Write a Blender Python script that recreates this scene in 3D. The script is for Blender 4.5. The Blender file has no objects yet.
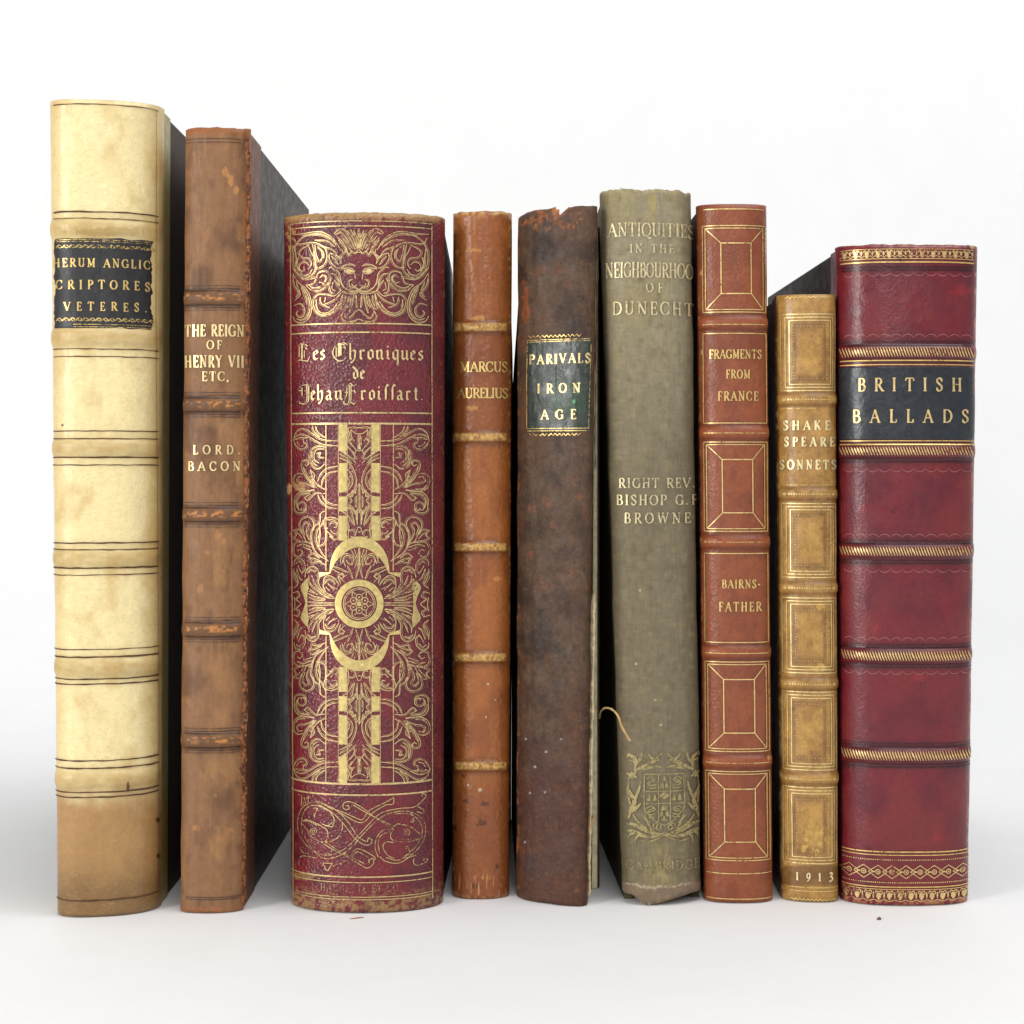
import bpy, bmesh, math, random
import numpy as np
random.seed(7)
R = math.radians
ALB = .70
sc = bpy.context.scene
COL = sc.collection

# ---------------------------------------------------------------- camera
F = 1800.0; PITCH = R(1.5); H = 0.1476
CP, SP = math.cos(PITCH), math.sin(PITCH)
def proj(x, y, z):
    dz = z - H
    d = y*CP - dz*SP
    u = y*SP + dz*CP
    return 512 + F*x/d, 512 - F*u/d
def ray(px, py):
    a = (px-512)/F; b = (512-py)/F
    return a, CP + b*SP, -SP + b*CP
def at_depth(px, py, Y):
    a, f, u = ray(px, py); t = Y/f
    return a*t, H + u*t
def ground_depth(py):
    a, f, u = ray(512, py)
    return f*(-H/u)
cam_d = bpy.data.cameras.new('camera'); cam = bpy.data.objects.new('camera', cam_d); COL.objects.link(cam)
cam.location = (0, 0, H); cam.rotation_euler = (math.pi/2 - PITCH, 0, 0)
cam_d.sensor_width = 36; cam_d.lens = F/1024*36; cam_d.clip_start = .01; cam_d.clip_end = 50
sc.camera = cam

# ---------------------------------------------------------------- noise
def _hash(ix, iy, seed):
    h = (ix.astype(np.int64)*374761393 + iy.astype(np.int64)*668265263 + seed*974634777) & 0xffffffff
    h = ((h ^ (h >> 13))*1274126177) & 0xffffffff
    return ((h ^ (h >> 16)) & 0xffff)/65535.0
def vn(x, y, seed=0):
    x = np.asarray(x, float); y = np.asarray(y, float)
    x, y = np.broadcast_arrays(x, y)
    ix = np.floor(x); iy = np.floor(y); fx = x-ix; fy = y-iy
    fx = fx*fx*(3-2*fx); fy = fy*fy*(3-2*fy)
    a = _hash(ix, iy, seed); b = _hash(ix+1, iy, seed); c = _hash(ix, iy+1, seed); d = _hash(ix+1, iy+1, seed)
    return (a*(1-fx)+b*fx)*(1-fy) + (c*(1-fx)+d*fx)*fy
def fbm(x, y, seed=0, o=4):
    s = 0; a = .5; t = 0
    for k in range(o):
        s = s + a*vn(x*2**k, y*2**k, seed+k*17); t += a; a *= .5
    return s/t
def sst(e0, e1, x):
    t = np.clip((x-e0)/(e1-e0), 0, 1); return t*t*(3-2*t)
def srgb(*c):
    c = [v/255 for v in c]
    return np.array([v/12.92 if v <= .04045 else ((v+.055)/1.055)**2.4 for v in c])
def mixc(a, b, t):
    t = np.asarray(t)[..., None]
    return a*(1-t) + b*t
def spot(PX, PY, cx, cy, rx, ry, seed=0, rag=.5):
    d = np.sqrt(((PX-cx)/rx)**2 + ((PY-cy)/ry)**2) + rag*(fbm(PX*.35, PY*.35, seed, 3)-.5)*2
    return 1-sst(.75, 1.05, d)

# ---------------------------------------------------------------- object helpers
def mesh_obj(name, verts, faces, mat, parent=None, smooth=True, col=None):
    me = bpy.data.meshes.new(name)
    me.from_pydata([tuple(v) for v in verts], [], [tuple(f) for f in faces])
    if col is not None:
        at = me.color_attributes.new('Col', 'FLOAT_COLOR', 'POINT')
        c = np.ones((len(verts), 4), np.float32); c[:, :3] = col
        at.data.foreach_set('color', c.ravel())
    if smooth: me.polygons.foreach_set('use_smooth', [True]*len(me.polygons))
    me.materials.append(mat); me.update()
    o = bpy.data.objects.new(name, me); COL.objects.link(o)
    if parent: o.parent = parent
    return o
def bevel_box(name, pts8, mat, parent, bev=.0006, seg=2):
    # pts8: bottom 4 (ccw) then top 4
    bm = bmesh.new(); v = [bm.verts.new(p) for p in pts8]
    for f in ((3,2,1,0),(4,5,6,7),(0,1,5,4),(1,2,6,5),(2,3,7,6),(3,0,4,7)): bm.faces.new([v[i] for i in f])
    bmesh.ops.recalc_face_normals(bm, faces=bm.faces)
    if bev: bmesh.ops.bevel(bm, geom=list(bm.edges), offset=bev, segments=seg, affect='EDGES', profile=.5)
    me = bpy.data.meshes.new(name); bm.to_mesh(me); bm.free(); me.materials.append(mat)
    o = bpy.data.objects.new(name, me); COL.objects.link(o)
    if parent: o.parent = parent
    return o

# ---------------------------------------------------------------- materials
def new_mat(name):
    m = bpy.data.materials.new(name); m.use_nodes = True
    nt = m.node_tree; nt.nodes.clear()
    out = nt.nodes.new('ShaderNodeOutputMaterial'); b = nt.nodes.new('ShaderNodeBsdfPrincipled')
    nt.links.new(b.outputs[0], out.inputs[0])
    tc = nt.nodes.new('ShaderNodeTexCoord')
    return m, nt, b, out, tc.outputs['Object']
def noise(nt, vec, scale, detail=4, rough=.6, stretch=None):
    n = nt.nodes.new('ShaderNodeTexNoise'); n.inputs['Scale'].default_value = scale
    n.inputs['Detail'].default_value = detail; n.inputs['Roughness'].default_value = rough
    if stretch:
        mp = nt.nodes.new('ShaderNodeMapping'); mp.inputs['Scale'].default_value = stretch
        nt.links.new(vec, mp.inputs[0]); vec = mp.outputs[0]
    nt.links.new(vec, n.inputs['Vector']); return n.outputs['Fac']
def vor(nt, vec, scale, feature='F1', rnd=1):
    n = nt.nodes.new('ShaderNodeTexVoronoi'); n.feature = feature; n.inputs['Scale'].default_value = scale
    n.inputs['Randomness'].default_value = rnd
    nt.links.new(vec, n.inputs['Vector']); return n.outputs['Distance']
def maprange(nt, v, a, b, c, d):
    n = nt.nodes.new('ShaderNodeMapRange'); nt.links.new(v, n.inputs[0])
    for i, k in enumerate((a, b, c, d)): n.inputs[i+1].default_value = k
    return n.outputs[0]
def mulc(nt, col, fac):
    n = nt.nodes.new('ShaderNodeVectorMath'); n.operation = 'SCALE'
    nt.links.new(col, n.inputs[0]); nt.links.new(fac, n.inputs['Scale']); return n.outputs[0]
def mixn(nt, f, a, b):
    n = nt.nodes.new('ShaderNodeMix'); n.data_type = 'RGBA'
    nt.links.new(f, n.inputs[0])
    for s, k in ((a, 6), (b, 7)):
        if isinstance(s, (tuple, list, np.ndarray)): n.inputs[k].default_value = (*s[:3], 1)
        else: nt.links.new(s, n.inputs[k])
    return n.outputs[2]
def bump(nt, h, strength, dist, prev=None):
    n = nt.nodes.new('ShaderNodeBump'); n.inputs['Strength'].default_value = strength; n.inputs['Distance'].default_value = dist
    nt.links.new(h, n.inputs['Height'])
    if prev is not None: nt.links.new(prev, n.inputs['Normal'])
    return n.outputs[0]

def leather(name, base=None, rough=.42, spec=.5, grain=900, gdist=.00006, var=.22, fleck=None, fleck_thr=.72, coat=0, crease=0, alb=ALB):
    m, nt, b, out, P = new_mat(name)
    if base is None:
        a = nt.nodes.new('ShaderNodeAttribute'); a.attribute_name = 'Col'; c = a.outputs['Color']
    else:
        rg = nt.nodes.new('ShaderNodeRGB'); rg.outputs[0].default_value = (*base, 1); c = rg.outputs[0]
    n1 = noise(nt, P, 450, 5, .65); n2 = noise(nt, P, 1500, 3, .7)
    c = mulc(nt, c, maprange(nt, n1, .3, .7, (1-var)*alb, (1+var)*alb))
    c = mulc(nt, c, maprange(nt, n2, .3, .7, 1-var*.7, 1+var*.7))
    if fleck is not None:
        f1 = noise(nt, P, 700, 6, .75)
        c = mixn(nt, maprange(nt, f1, fleck_thr, fleck_thr+.04, 0, .8), c, fleck)
    nt.links.new(c, b.inputs['Base Color'])
    nr = noise(nt, P, 220, 4, .6)
    nt.links.new(maprange(nt, nr, .3, .7, rough-.09, rough+.12), b.inputs['Roughness'])
    b.inputs['Specular IOR Level'].default_value = spec
    b.inputs['Coat Weight'].default_value = coat; b.inputs['Coat Roughness'].default_value = .3
    # pebbled grain from voronoi cells warped by noise
    wv = nt.nodes.new('ShaderNodeVectorMath'); wv.operation = 'MULTIPLY_ADD'
    ns = nt.nodes.new('ShaderNodeTexNoise'); ns.inputs['Scale'].default_value = 300; nt.links.new(P, ns.inputs['Vector'])
    nt.links.new(ns.outputs['Color'], wv.inputs[0]); wv.inputs[1].default_value = (.0016,)*3; nt.links.new(P, wv.inputs[2])
    v = vor(nt, wv.outputs[0], grain, 'F1')
    nrm = bump(nt, v, 1, gdist)
    nrm = bump(nt, noise(nt, P, 160, 6, .6), 1, .00018, nrm)
    if crease:
        nrm = bump(nt, noise(nt, P, 260, 6, .7, (1, 1, .35)), 1, crease, nrm)
    nt.links.new(nrm, b.inputs['Normal'])
    return m
def gilt(name, col=(.80, .56, .20), wear=.35, rough=.38, scale=900, metal=.62, strong=1.0, lf=None):
    m, nt, b, out, P = new_mat(name)
    n1 = noise(nt, P, 700, 4, .6)
    c = mixn(nt, maprange(nt, n1, .35, .65, 0, 1), tuple(k*.72 for k in col), col)
    nt.links.new(c, b.inputs['Base Color']); b.inputs['Metallic'].default_value = metal
    b.inputs['Roughness'].default_value = rough
    nt.links.new(bump(nt, noise(nt, P, 1200, 3, .6), 1, .00003), b.inputs['Normal'])
    tr = nt.nodes.new('ShaderNodeBsdfTransparent'); mx = nt.nodes.new('ShaderNodeMixShader')
    w1 = noise(nt, P, scale, 5, .75); w2 = noise(nt, P, 60, 3, .6)
    ad = nt.nodes.new('ShaderNodeMath'); ad.operation = 'MULTIPLY_ADD'; nt.links.new(w2, ad.inputs[0]); ad.inputs[1].default_value = .6 if lf is None else lf
    nt.links.new(w1, ad.inputs[2])       # ~ .8 average
    T0 = .25+.35*wear+(.6 if lf is None else lf)/2
    f = maprange(nt, ad.outputs[0], T0-.07, T0+.07, 1-strong, strong)
    f2 = nt.nodes.new('ShaderNodeMath'); f2.operation = 'MAXIMUM'; nt.links.new(f, f2.inputs[0]); f2.inputs[1].default_value = .12*strong
    nt.links.new(f2.outputs[0], mx.inputs[0]); nt.links.new(tr.outputs[0], mx.inputs[1]); nt.links.new(b.outputs[0], mx.inputs[2])
    nt.links.new(mx.outputs[0], out.inputs[0])
    return m
def cloth(name, base=None, scale=2600, rough=.8, dist=.00008, alb=ALB):
    m, nt, b, out, P = new_mat(name)
    if base is None:
        a = nt.nodes.new('ShaderNodeAttribute'); a.attribute_name = 'Col'; c = a.outputs['Color']
    else:
        rg = nt.nodes.new('ShaderNodeRGB'); rg.outputs[0].default_value = (*base, 1); c = rg.outputs[0]
    wz = noise(nt, P, 1500, 3, .6, (1, 1, .12)); wx = noise(nt, P, 1500, 3, .6, (.12, .12, 1))
    c = mulc(nt, c, maprange(nt, wz, .3, .7, .90*alb, 1.10*alb)); c = mulc(nt, c, maprange(nt, wx, .3, .7, .92, 1.08))
    c = mulc(nt, c, maprange(nt, noise(nt, P, 350, 5, .7), .3, .7, .85, 1.15))
    nt.links.new(c, b.inputs['Base Color']); b.inputs['Roughness'].default_value = rough
    b.inputs['Specular IOR Level'].default_value = .25
    nr = bump(nt, wz, 1, dist); nr = bump(nt, wx, 1, dist, nr)
    nt.links.new(nr, b.inputs['Normal'])
    return m
def paper_mat():
    m, nt, b, out, P = new_mat('aged paper leaves')
    n = noise(nt, P, 900, 4, .7, (3.5, .05, .03)); n2 = noise(nt, P, 60, 4, .6)
    c = mixn(nt, maprange(nt, n, .35, .65, 0, 1), (.30, .24, .15), (.62, .54, .38))
    c = mulc(nt, c, maprange(nt, n2, .3, .7, .85, 1.1))
    nt.links.new(c, b.inputs['Base Color']); b.inputs['Roughness'].default_value = .85
    nt.links.new(bump(nt, n, 1, .0002), b.inputs['Normal'])
    return m
def plain(name, col, rough=.85, var=.12, scale=400, bd=.0001):
    m, nt, b, out, P = new_mat(name)
    rg = nt.nodes.new('ShaderNodeRGB'); rg.outputs[0].default_value = (*col, 1)
    c = mulc(nt, rg.outputs[0], maprange(nt, noise(nt, P, scale, 5, .65), .3, .7, 1-var, 1+var))
    nt.links.new(c, b.inputs['Base Color']); b.inputs['Roughness'].default_value = rough
    b.inputs['Specular IOR Level'].default_value = .3
    nt.links.new(bump(nt, noise(nt, P, scale*2, 4, .6), 1, bd), b.inputs['Normal'])
    return m
PAPER = paper_mat()
GOLD = gilt('bright gilt', wear=.25)
GOLD_W = gilt('worn gilt', wear=.55)
GOLD_F = gilt('faded gilt', col=(.74, .62, .36), wear=.42, rough=.45, metal=.5, lf=.35)
GOLD_VW = gilt('nearly rubbed away gilt', col=(.55, .42, .2), wear=.95, rough=.5, metal=.5)
BLIND = leather('blind tooled leather line', base=(.035, .018, .012), rough=.4, var=.1)
VELL_LINE = plain('dark brown ink rule', (.085, .038, .018), .6, .6, 700)

# ---------------------------------------------------------------- book surface
class Book:
    """spine surface S(a, z): a in [-90,90] degrees across, z up; x,y,z local, y=0 at the joint"""
    def __init__(s, name, label, L0, R0, L1, R1, pb, pt, b, n=2.0, k=0.0, depth=.16, vp=512, bands=(), bh=.0009, bw=.0028,
                 wob=.00025, top=None, bot=None, edge=.0, seed=1):
        s.name = name; s.b = b; s.n = n; s.k = k; s.depth = depth; s.s = (vp-512)/F; s.seed = seed
        s.Yf = ground_depth(pb); s.Yj = s.Yf + b; s.bh = bh; s.bw = bw; s.wob = wob; s.topf = top; s.botf = bot
        s.pb, s.pt = pb, pt
        _, s.h = at_depth(512, pt, s.Yf)
        s.bands = [s.zc(p) for p in bands]
        # solve edges so that the silhouettes fall where they are seen
        L = [at_depth(L0, pb, s.Yj)[0], at_depth(L1, pt, s.Yj)[0]]
        Rr = [at_depth(R0, pb, s.Yj)[0], at_depth(R1, pt, s.Yj)[0]]
        s.x0 = 0
        for it in range(8):
            s.L, s.R = list(L), list(Rr)
            for i, (z, lt, rt) in enumerate(((s.h*.02, L0, R0), (s.h*.98, L1, R1))):
                a = np.linspace(-90, 90, 181); x, y, zz = s.S(a, np.full(181, z), 0, raw=True)
                px, py = proj(x, y+s.Yj, zz)
                L[i] += (lt-px.min())*s.Yj/F; Rr[i] += (rt-px.max())*s.Yj/F
        s.L, s.R = L, Rr
        s.x0 = (L[0]+Rr[0])/2
        s.L = [v-s.x0 for v in L]; s.R = [v-s.x0 for v in Rr]
        s.root = bpy.data.objects.new(name, None); COL.objects.link(s.root)
        s.root.location = (s.x0, s.Yj, 0); s.root['label'] = label; s.root['category'] = 'book'; s.root['group'] = 'row of old books'
        s.band_objs = []
    def zc(s, py):
        return at_depth(512, np.asarray(py, float), s.Yf)[1] if np.ndim(py) == 0 else np.array([at_depth(512, p, s.Yf)[1] for p in np.ravel(py)])
    def edges(s, z):
        t = z/s.h
        return s.L[0]+(s.L[1]-s.L[0])*t, s.R[0]+(s.R[1]-s.R[0])*t
    def bandh(s, z, sa):
        d = 0*z
        for zb in s.bands:
            t = np.clip(np.abs(z-zb)/s.bw, 0, 1)
            d = d + (1-t**3)**2*s.bh
        return d*(1-np.abs(sa)**10)
    def S(s, a, z, off=0, raw=False):
        ar = np.radians(a); sa = np.sin(ar); ca = np.cos(ar)
        X = np.sign(sa)*np.abs(sa)**(2/s.n); Y = np.abs(ca)**(2/s.n)
        l, r = s.edges(z); c = (l+r)/2; hw = (r-l)/2
        d = off + s.bandh(z, sa)
        if s.wob and not raw:
            d = d + s.wob*(fbm(sa*3+7, z*60, s.seed, 3)-.5)*2*(1-np.abs(sa)**6) + s.wob*.8*(vn(z*90, sa*0+np.sign(sa)*3, s.seed+5)-.5)
        # outward direction (approximate normal of the section)
        nx = sa*s.b/ (hw+1e-9); ny = -ca; ln = np.sqrt(nx*nx+ny*ny)+1e-9
        x = c + hw*X + d*nx/ln; y = -s.b*Y + s.k*hw*X + d*ny/ln
        return x, y, z
    def world(s, x, y, z): return x+s.x0, y+s.Yj, z
    def inv(s, px, py, exact=False):
        px = np.asarray(px, float).ravel(); py = np.asarray(py, float).ravel()
        z = s.zc(py)
        aa = np.linspace(-88, 88, 177)
        x, y, zz = s.S(aa, np.full(177, s.h*.5), 0, raw=True); q, _ = proj(*s.world(x, y, zz))
        i0, i1 = int(q.argmin()), int(q.argmax()); aa = aa[i0:i1+1]
        for it in range(4 if exact else 1):
            A = np.broadcast_to(aa, (len(z), len(aa))); Z = np.broadcast_to(z[:, None], A.shape)
            x, y, zz = s.S(A, Z, 0, raw=True); q, qy = proj(*s.world(x, y, zz))
            cnt = (q < px[:, None]).sum(1); cnt = np.clip(cnt, 1, len(aa)-1); rr = np.arange(len(z))
            q0 = q[rr, cnt-1]; q1 = q[rr, cnt]; t = np.clip((px-q0)/(q1-q0+1e-9), 0, 1)
            a = aa[cnt-1]*(1-t)+aa[cnt]*t
            if exact:
                pyy = qy[rr, cnt-1]*(1-t)+qy[rr, cnt]*t
                z = z + (pyy-py)*s.Yf/F
        return a, z
    # -- parts
    def make_spine(s, mat, paint, band_mat=None, cut=None, cols=200, dz=.00035, name='spine'):
        rows = int(s.h/dz); av = np.linspace(-90, 90, cols); zv = np.linspace(0, s.h, rows)
        A, Z = np.meshgrid(av, zv); Z0 = Z.copy()
        x, y, z = s.S(A, Z)
        PX, PY = proj(*s.world(x, y, z))
        if s.topf is not None:
            k = sst(s.h-.012, s.h, Z0); z = z + k*s.topf(PX, A)*s.Yf/F
        if s.botf is not None:
            k = 1-sst(0, .010, Z0); z = z + k*s.botf(PX, A)*s.Yf/F
        z = np.maximum(z, .0002)
        # rolled head and tail
        e = np.minimum(Z0, s.h-Z0); roll = np.clip(1-e/.0018, 0, 1)**2*.0012
        y = y + roll*np.cos(np.radians(A))
        col = paint(PX, PY, A, Z0)
        base_y = y
        V = np.stack([x, y, z], -1).reshape(-1, 3); C = col.reshape(-1, 3)
        idx = np.arange(rows*cols).reshape(rows, cols)
        # inner lip closing head and tail
        lip_t = np.stack([x[-1]*1.0, np.minimum(y[-1]+.004, s.k*x[-1]+.0005), z[-1]-.0006], -1)
        lip_b = np.stack([x[0], np.minimum(y[0]+.004, s.k*x[0]+.0005), z[0]+.0006], -1)
        V = np.concatenate([V, lip_t, lip_b]); C = np.concatenate([C, col[-1], col[0]])
        keep = np.ones((rows-1, cols-1), bool)
        if cut is not None:
            pc = (PX[:-1, :-1]+PX[1:, 1:])/2; qc = (PY[:-1, :-1]+PY[1:, 1:])/2
            keep &= ~cut(pc, qc)
        q = np.stack([idx[:-1, :-1], idx[:-1, 1:], idx[1:, 1:], idx[1:, :-1]], -1)
        zm = (zv[:-1]+zv[1:])/2
        bandrow = [None]*(rows-1)
        if band_mat is not None:
            for bi, zb in enumerate(s.bands):
                for r in range(rows-1):
                    if abs(zm[r]-zb) < s.bw*1.05: bandrow[r] = bi
        br = np.array([-1 if v is None else v for v in bandrow])
        Fs = q[(br < 0)[:, None] & keep].tolist()
        N = rows*cols
        for j in range(cols-1):
            if keep[-1, j]: Fs.append([idx[-1, j], idx[-1, j+1], N+j+1, N+j])
            if keep[0, j]: Fs.append([N+cols+j, N+cols+j+1, idx[0, j+1], idx[0, j]])
        def emit(nm, faces, m, parent):
            fa = np.array(faces); us, inv_ = np.unique(fa.ravel(), return_inverse=True)
            return mesh_obj(nm, V[us], inv_.reshape(-1, 4).tolist(), m, parent, col=C[us])
        s.spine = emit(name, Fs, mat, s.root)
        if band_mat is not None:
            for bi in range(len(s.bands)):
                fs = q[(br == bi)[:, None] & keep].tolist()
                if fs: s.band_objs.append(emit('raised_band', fs, band_mat, s.root))
    def slab(s, nm, mat, xin, xout, y0, y1, z0, z1, bev=.0006, sh=None):
        """box between two x offsets given as functions of z, sheared along the book's depth (a board may be warped: sh(z/h))"""
        def c(xf, y, z): return (xf(z)+(s.s if sh is None else sh(z/s.h))*y, y, z)
        if sh is None:
            pts = [c(xin, y0, z0), c(xout, y0, z0), c(xout, y1, z0), c(xin, y1, z0),
                   c(xin, y0, z1), c(xout, y0, z1), c(xout, y1, z1), c(xin, y1, z1)]
            return bevel_box(nm, pts, mat, s.root, bev)
        V = []; Fq = []; zs = np.linspace(z0, z1, 33)
        for z in zs: V += [c(xin, y0, z), c(xout, y0, z), c(xout, y1, z), c(xin, y1, z)]
        for i in range(len(zs)-1):
            for j in range(4): Fq.append((i*4+j, i*4+(j+1) % 4, i*4+4+(j+1) % 4, i*4+4+j))
        n = len(zs)*4-4; Fq += [(3, 2, 1, 0), (n, n+1, n+2, n+3)]
        o = mesh_obj(nm, V, Fq, mat, s.root, smooth=False)
        bm = bmesh.new(); bm.from_mesh(o.data); bmesh.ops.recalc_face_normals(bm, faces=bm.faces); bm.to_mesh(o.data); bm.free(); return o
    def boards(s, mat, th=.0026, strip=None, stripw=.012, groove=.0006, yl=0, yr=0, right=True, topd=.001, sides='LR', shl=None, shr=None):
        lo = .0002; hi = s.h-topd
        l = lambda z: s.edges(z)[0]+groove; r = lambda z: s.edges(z)[1]-groove
        dl = s.k*s.edges(0)[0]+yl; dr = s.k*s.edges(0)[1]+yr
        sg = .0
        out = []
        s.bl = s.slab('board', mat, l, lambda z: l(z)+th, dl+sg, s.depth, lo, hi, sh=shl)
        if right: s.br = s.slab('board', mat, lambda z: r(z)-th, r, dr+sg, s.depth, lo, hi, sh=shr)
        s.slab('page_block', PAPER, lambda z: l(z)+th+.0002, lambda z: r(z)-th-.0002, max(dl, dr)+.0008, s.depth-.004, .003, s.h-.004-topd, 0)
        if strip is not None:
            if 'L' in sides: s.slab('leather_joint_strip', strip, lambda z: l(z)-.00035, lambda z: l(z)+.0005, dl-.0003, dl+stripw, lo, hi+.0003, .0002)
            if 'R' in sides: s.slab('leather_joint_strip', strip, lambda z: r(z)-.0005, lambda z: r(z)+.00035, dr-.0003, dr+stripw, lo, hi+.0003, .0002)
    def label(s, nm, x0, x1, y0, y1, mat, paint=None, off=.00022, rag=1.0, seed=3, parent=None):
        nx, ny = int((x1-x0)*1.2)+2, int((y1-y0)*1.2)+2
        U, W = np.meshgrid(np.linspace(0, 1, nx), np.linspace(0, 1, ny))
        yy = y0+(y1-y0)*W + rag*(vn(U*9, W*0, seed)-.5)*(np.abs(W*2-1)**6)*1.2
        jl = rag*(fbm(W*14, U*0, seed+1, 3)-.5)*3; jr = rag*(fbm(W*14, U*0+5, seed+2, 3)-.5)*3
        xx = x0+(x1-x0)*U + jl*(1-U)**8 + jr*U**8
        a, z = s.inv(xx, yy)
        o = np.full(a.shape, off)
        Uf, Wf = U.ravel(), W.ravel(); edge = (Uf < .001)|(Uf > .999)|(Wf < .001)|(Wf > .999); o[edge] = -.0002
        x, y, z = s.S(a, z, o); V = np.stack([x, y, z], -1)
        idx = np.arange(nx*ny).reshape(ny, nx)
        q = np.stack([idx[1:, :-1], idx[1:, 1:], idx[:-1, 1:], idx[:-1, :-1]], -1).reshape(-1, 4).tolist()
        col = paint(xx.ravel(), yy.ravel()) if paint else None
        return mesh_obj(nm, V, q, mat, parent or s.root, col=col)

# ---------------------------------------------------------------- ribbons (tooling, lettering)
def catmull(P, n=8):
    P = np.array(P, float)
    if len(P) < 3: return P
    Q = np.vstack([2*P[0]-P[1], P, 2*P[-1]-P[-2]]); out = []
    if np.allclose(P[0], P[-1]): Q[0] = P[-2]; Q[-1] = P[1]
    t = np.linspace(0, 1, n, endpoint=False)[:, None]
    for i in range(1, len(Q)-2):
        a, b, c, d = Q[i-1], Q[i], Q[i+1], Q[i+2]
        out.append(.5*((2*b)+(-a+c)*t+(2*a-5*b+4*c-d)*t*t+(-a+3*b-3*c+d)*t**3))
    return np.vstack(out+[P[-1:]])
def smooth_path(P, lim=78):
    P = np.array(P, float)
    if len(P) < 3: return P
    d = np.diff(P[:, :2], axis=0); d /= np.linalg.norm(d, axis=1)[:, None]+1e-9
    turn = np.degrees(np.arccos(np.clip((d[:-1]*d[1:]).sum(1), -1, 1)))
    cuts = [0]+[i+1 for i, t in enumerate(turn) if t > lim]+[len(P)-1]; out = []
    for a, b in zip(cuts[:-1], cuts[1:]): out.append(catmull(P[a:b+1]) if b-a > 1 else P[a:b+1])
    return np.vstack([o_[:-1] for o_ in out[:-1]]+[out[-1]])
def resample(P, step):
    P = np.asarray(P, float); d = np.sqrt((np.diff(P[:, :2], axis=0)**2).sum(1)); L = np.concatenate([[0], np.cumsum(d)])
    if L[-1] < 1e-6: return P[:2]
    n = max(2, int(L[-1]/step)+2)
    # keep the corners
    t = np.unique(np.concatenate([np.linspace(0, L[-1], n), L]))
    return np.stack([np.interp(t, L, P[:, k]) for k in range(P.shape[1])], -1)
class Ink:
    """collects flat strokes in the flattened layout of one spine and lays them on its surface"""
    def __init__(s, book, off=.00030): s.b = book; s.P = []; s.Z = []; s.Fc = []; s.n = 0; s.off = off; s.O = []; s.k = 0; s.mir = None; s.E = []
    def stroke(s, pts, w=1.0, smooth=False, auto=None, exact=False, mx=None, my=None, step=1.6):
        P = np.array(pts, float)
        if P.shape[1] == 2:
            P = np.column_stack([P, np.full(len(P), w)])
        if smooth: P = smooth_path(P)
        P = resample(P, step)
        if len(P) < 2: return
        keep = np.concatenate([[True], np.sqrt((np.diff(P[:, :2], axis=0)**2).sum(1)) > 1e-4]); P = P[keep]
        if len(P) < 2: return
        T = np.gradient(P[:, :2], axis=0); T /= np.sqrt((T**2).sum(1))[:, None]+1e-9
        W = P[:, 2].copy()
        if auto: W = W*auto(T)
        N = np.stack([-T[:, 1], T[:, 0]], -1)
        A = P[:, :2]+N*W[:, None]/2; B = P[:, :2]-N*W[:, None]/2
        nc = 2 if W.max() < 3 else int(W.max()/1.5)+2
        rows = [A*(1-u)+B*u for u in np.linspace(0, 1, nc)]
        G = np.stack(rows, 1)        # len x nc x 2
        vs = [(False, False)]
        if mx is not None: vs.append((True, False))
        if my is not None: vs += [(v[0], True) for v in list(vs)]
        for (fx, fy) in vs:
            g = G.copy()
            m = mx if fx else None
            if fy: g[..., 1] = 2*my-g[..., 1]
            s.P.append(g.reshape(-1, 2)); s.E.append(np.full(g.shape[0]*nc, 1 if exact else 0)); s.Z.append(np.full(g.shape[0]*nc, np.nan if m is None else m))
            s.O.append(np.full(g.shape[0]*nc, s.off+(s.k % 60)*.0000012)); s.k += 1
            idx = s.n+np.arange(g.shape[0]*nc).reshape(g.shape[0], nc)
            q = np.stack([idx[:-1, :-1], idx[:-1, 1:], idx[1:, 1:], idx[1:, :-1]], -1).reshape(-1, 4)
            s.Fc += q.tolist(); s.n += g.shape[0]*nc
    def build(s, name, mat, parent=None):
        P = np.vstack(s.P); E = np.concatenate(s.E); O = np.concatenate(s.O); M = np.concatenate(s.Z)
        a = np.zeros(len(P)); z = np.zeros(len(P))
        for e in (0, 1):
            i = np.where(E == e)[0]
            for c in range(0, len(i), 4000):
                j = i[c:c+4000]; a[j], z[j] = s.b.inv(P[j, 0], P[j, 1], bool(e))
        mi = ~np.isnan(M)
        if mi.any():     # mirror across the axis on the surface itself
            ax, _ = s.b.inv(M[mi], P[mi, 1])
            f = lambda v: np.sign(v)*np.abs(np.sin(np.radians(v)))**(2/s.b.n)
            Xn = 2*f(ax)-f(a[mi]); Xn = np.clip(Xn, -.999, .999)
            a[mi] = np.degrees(np.arcsin(np.sign(Xn)*np.abs(Xn)**(s.b.n/2)))
        x, y, z = s.b.S(a, z, O)
        o = mesh_obj(name, np.stack([x, y, z], -1), s.Fc, mat, parent or s.b.root)
        # face outwards
        me = o.data; me.update()
        ny = np.empty(len(me.polygons)*3); me.polygons.foreach_get('normal', ny)
        ny = ny.reshape(-1, 3)
        bm = bmesh.new(); bm.from_mesh(me); bm.faces.ensure_lookup_table()
        for f, n in zip(bm.faces, ny):
            if n[1] > 0: f.normal_flip()
        bm.to_mesh(me); bm.free()
        return o
    def hline(s, x0, x1, y, w=1.0, **k): s.stroke([(x0, y), (x1, y)], w, **k)
    def rect(s, x0, y0, x1, y1, w=1.0, sk=0):
        s.stroke([(x0, y0), (x1, y0)], w); s.stroke([(x0+sk, y1), (x1+sk, y1)], w)
        s.stroke([(x0, y0), (x0+sk, y1)], w); s.stroke([(x1, y0), (x1+sk, y1)], w)
    def ring(s, cx, cy, r, w, n=28, a0=0, a1=360, ry=None, **k):
        s.stroke([(cx+r*math.cos(R(t)), cy+(ry or r)*math.sin(R(t))) for t in np.linspace(a0, a1, n)], w, **k)
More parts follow.
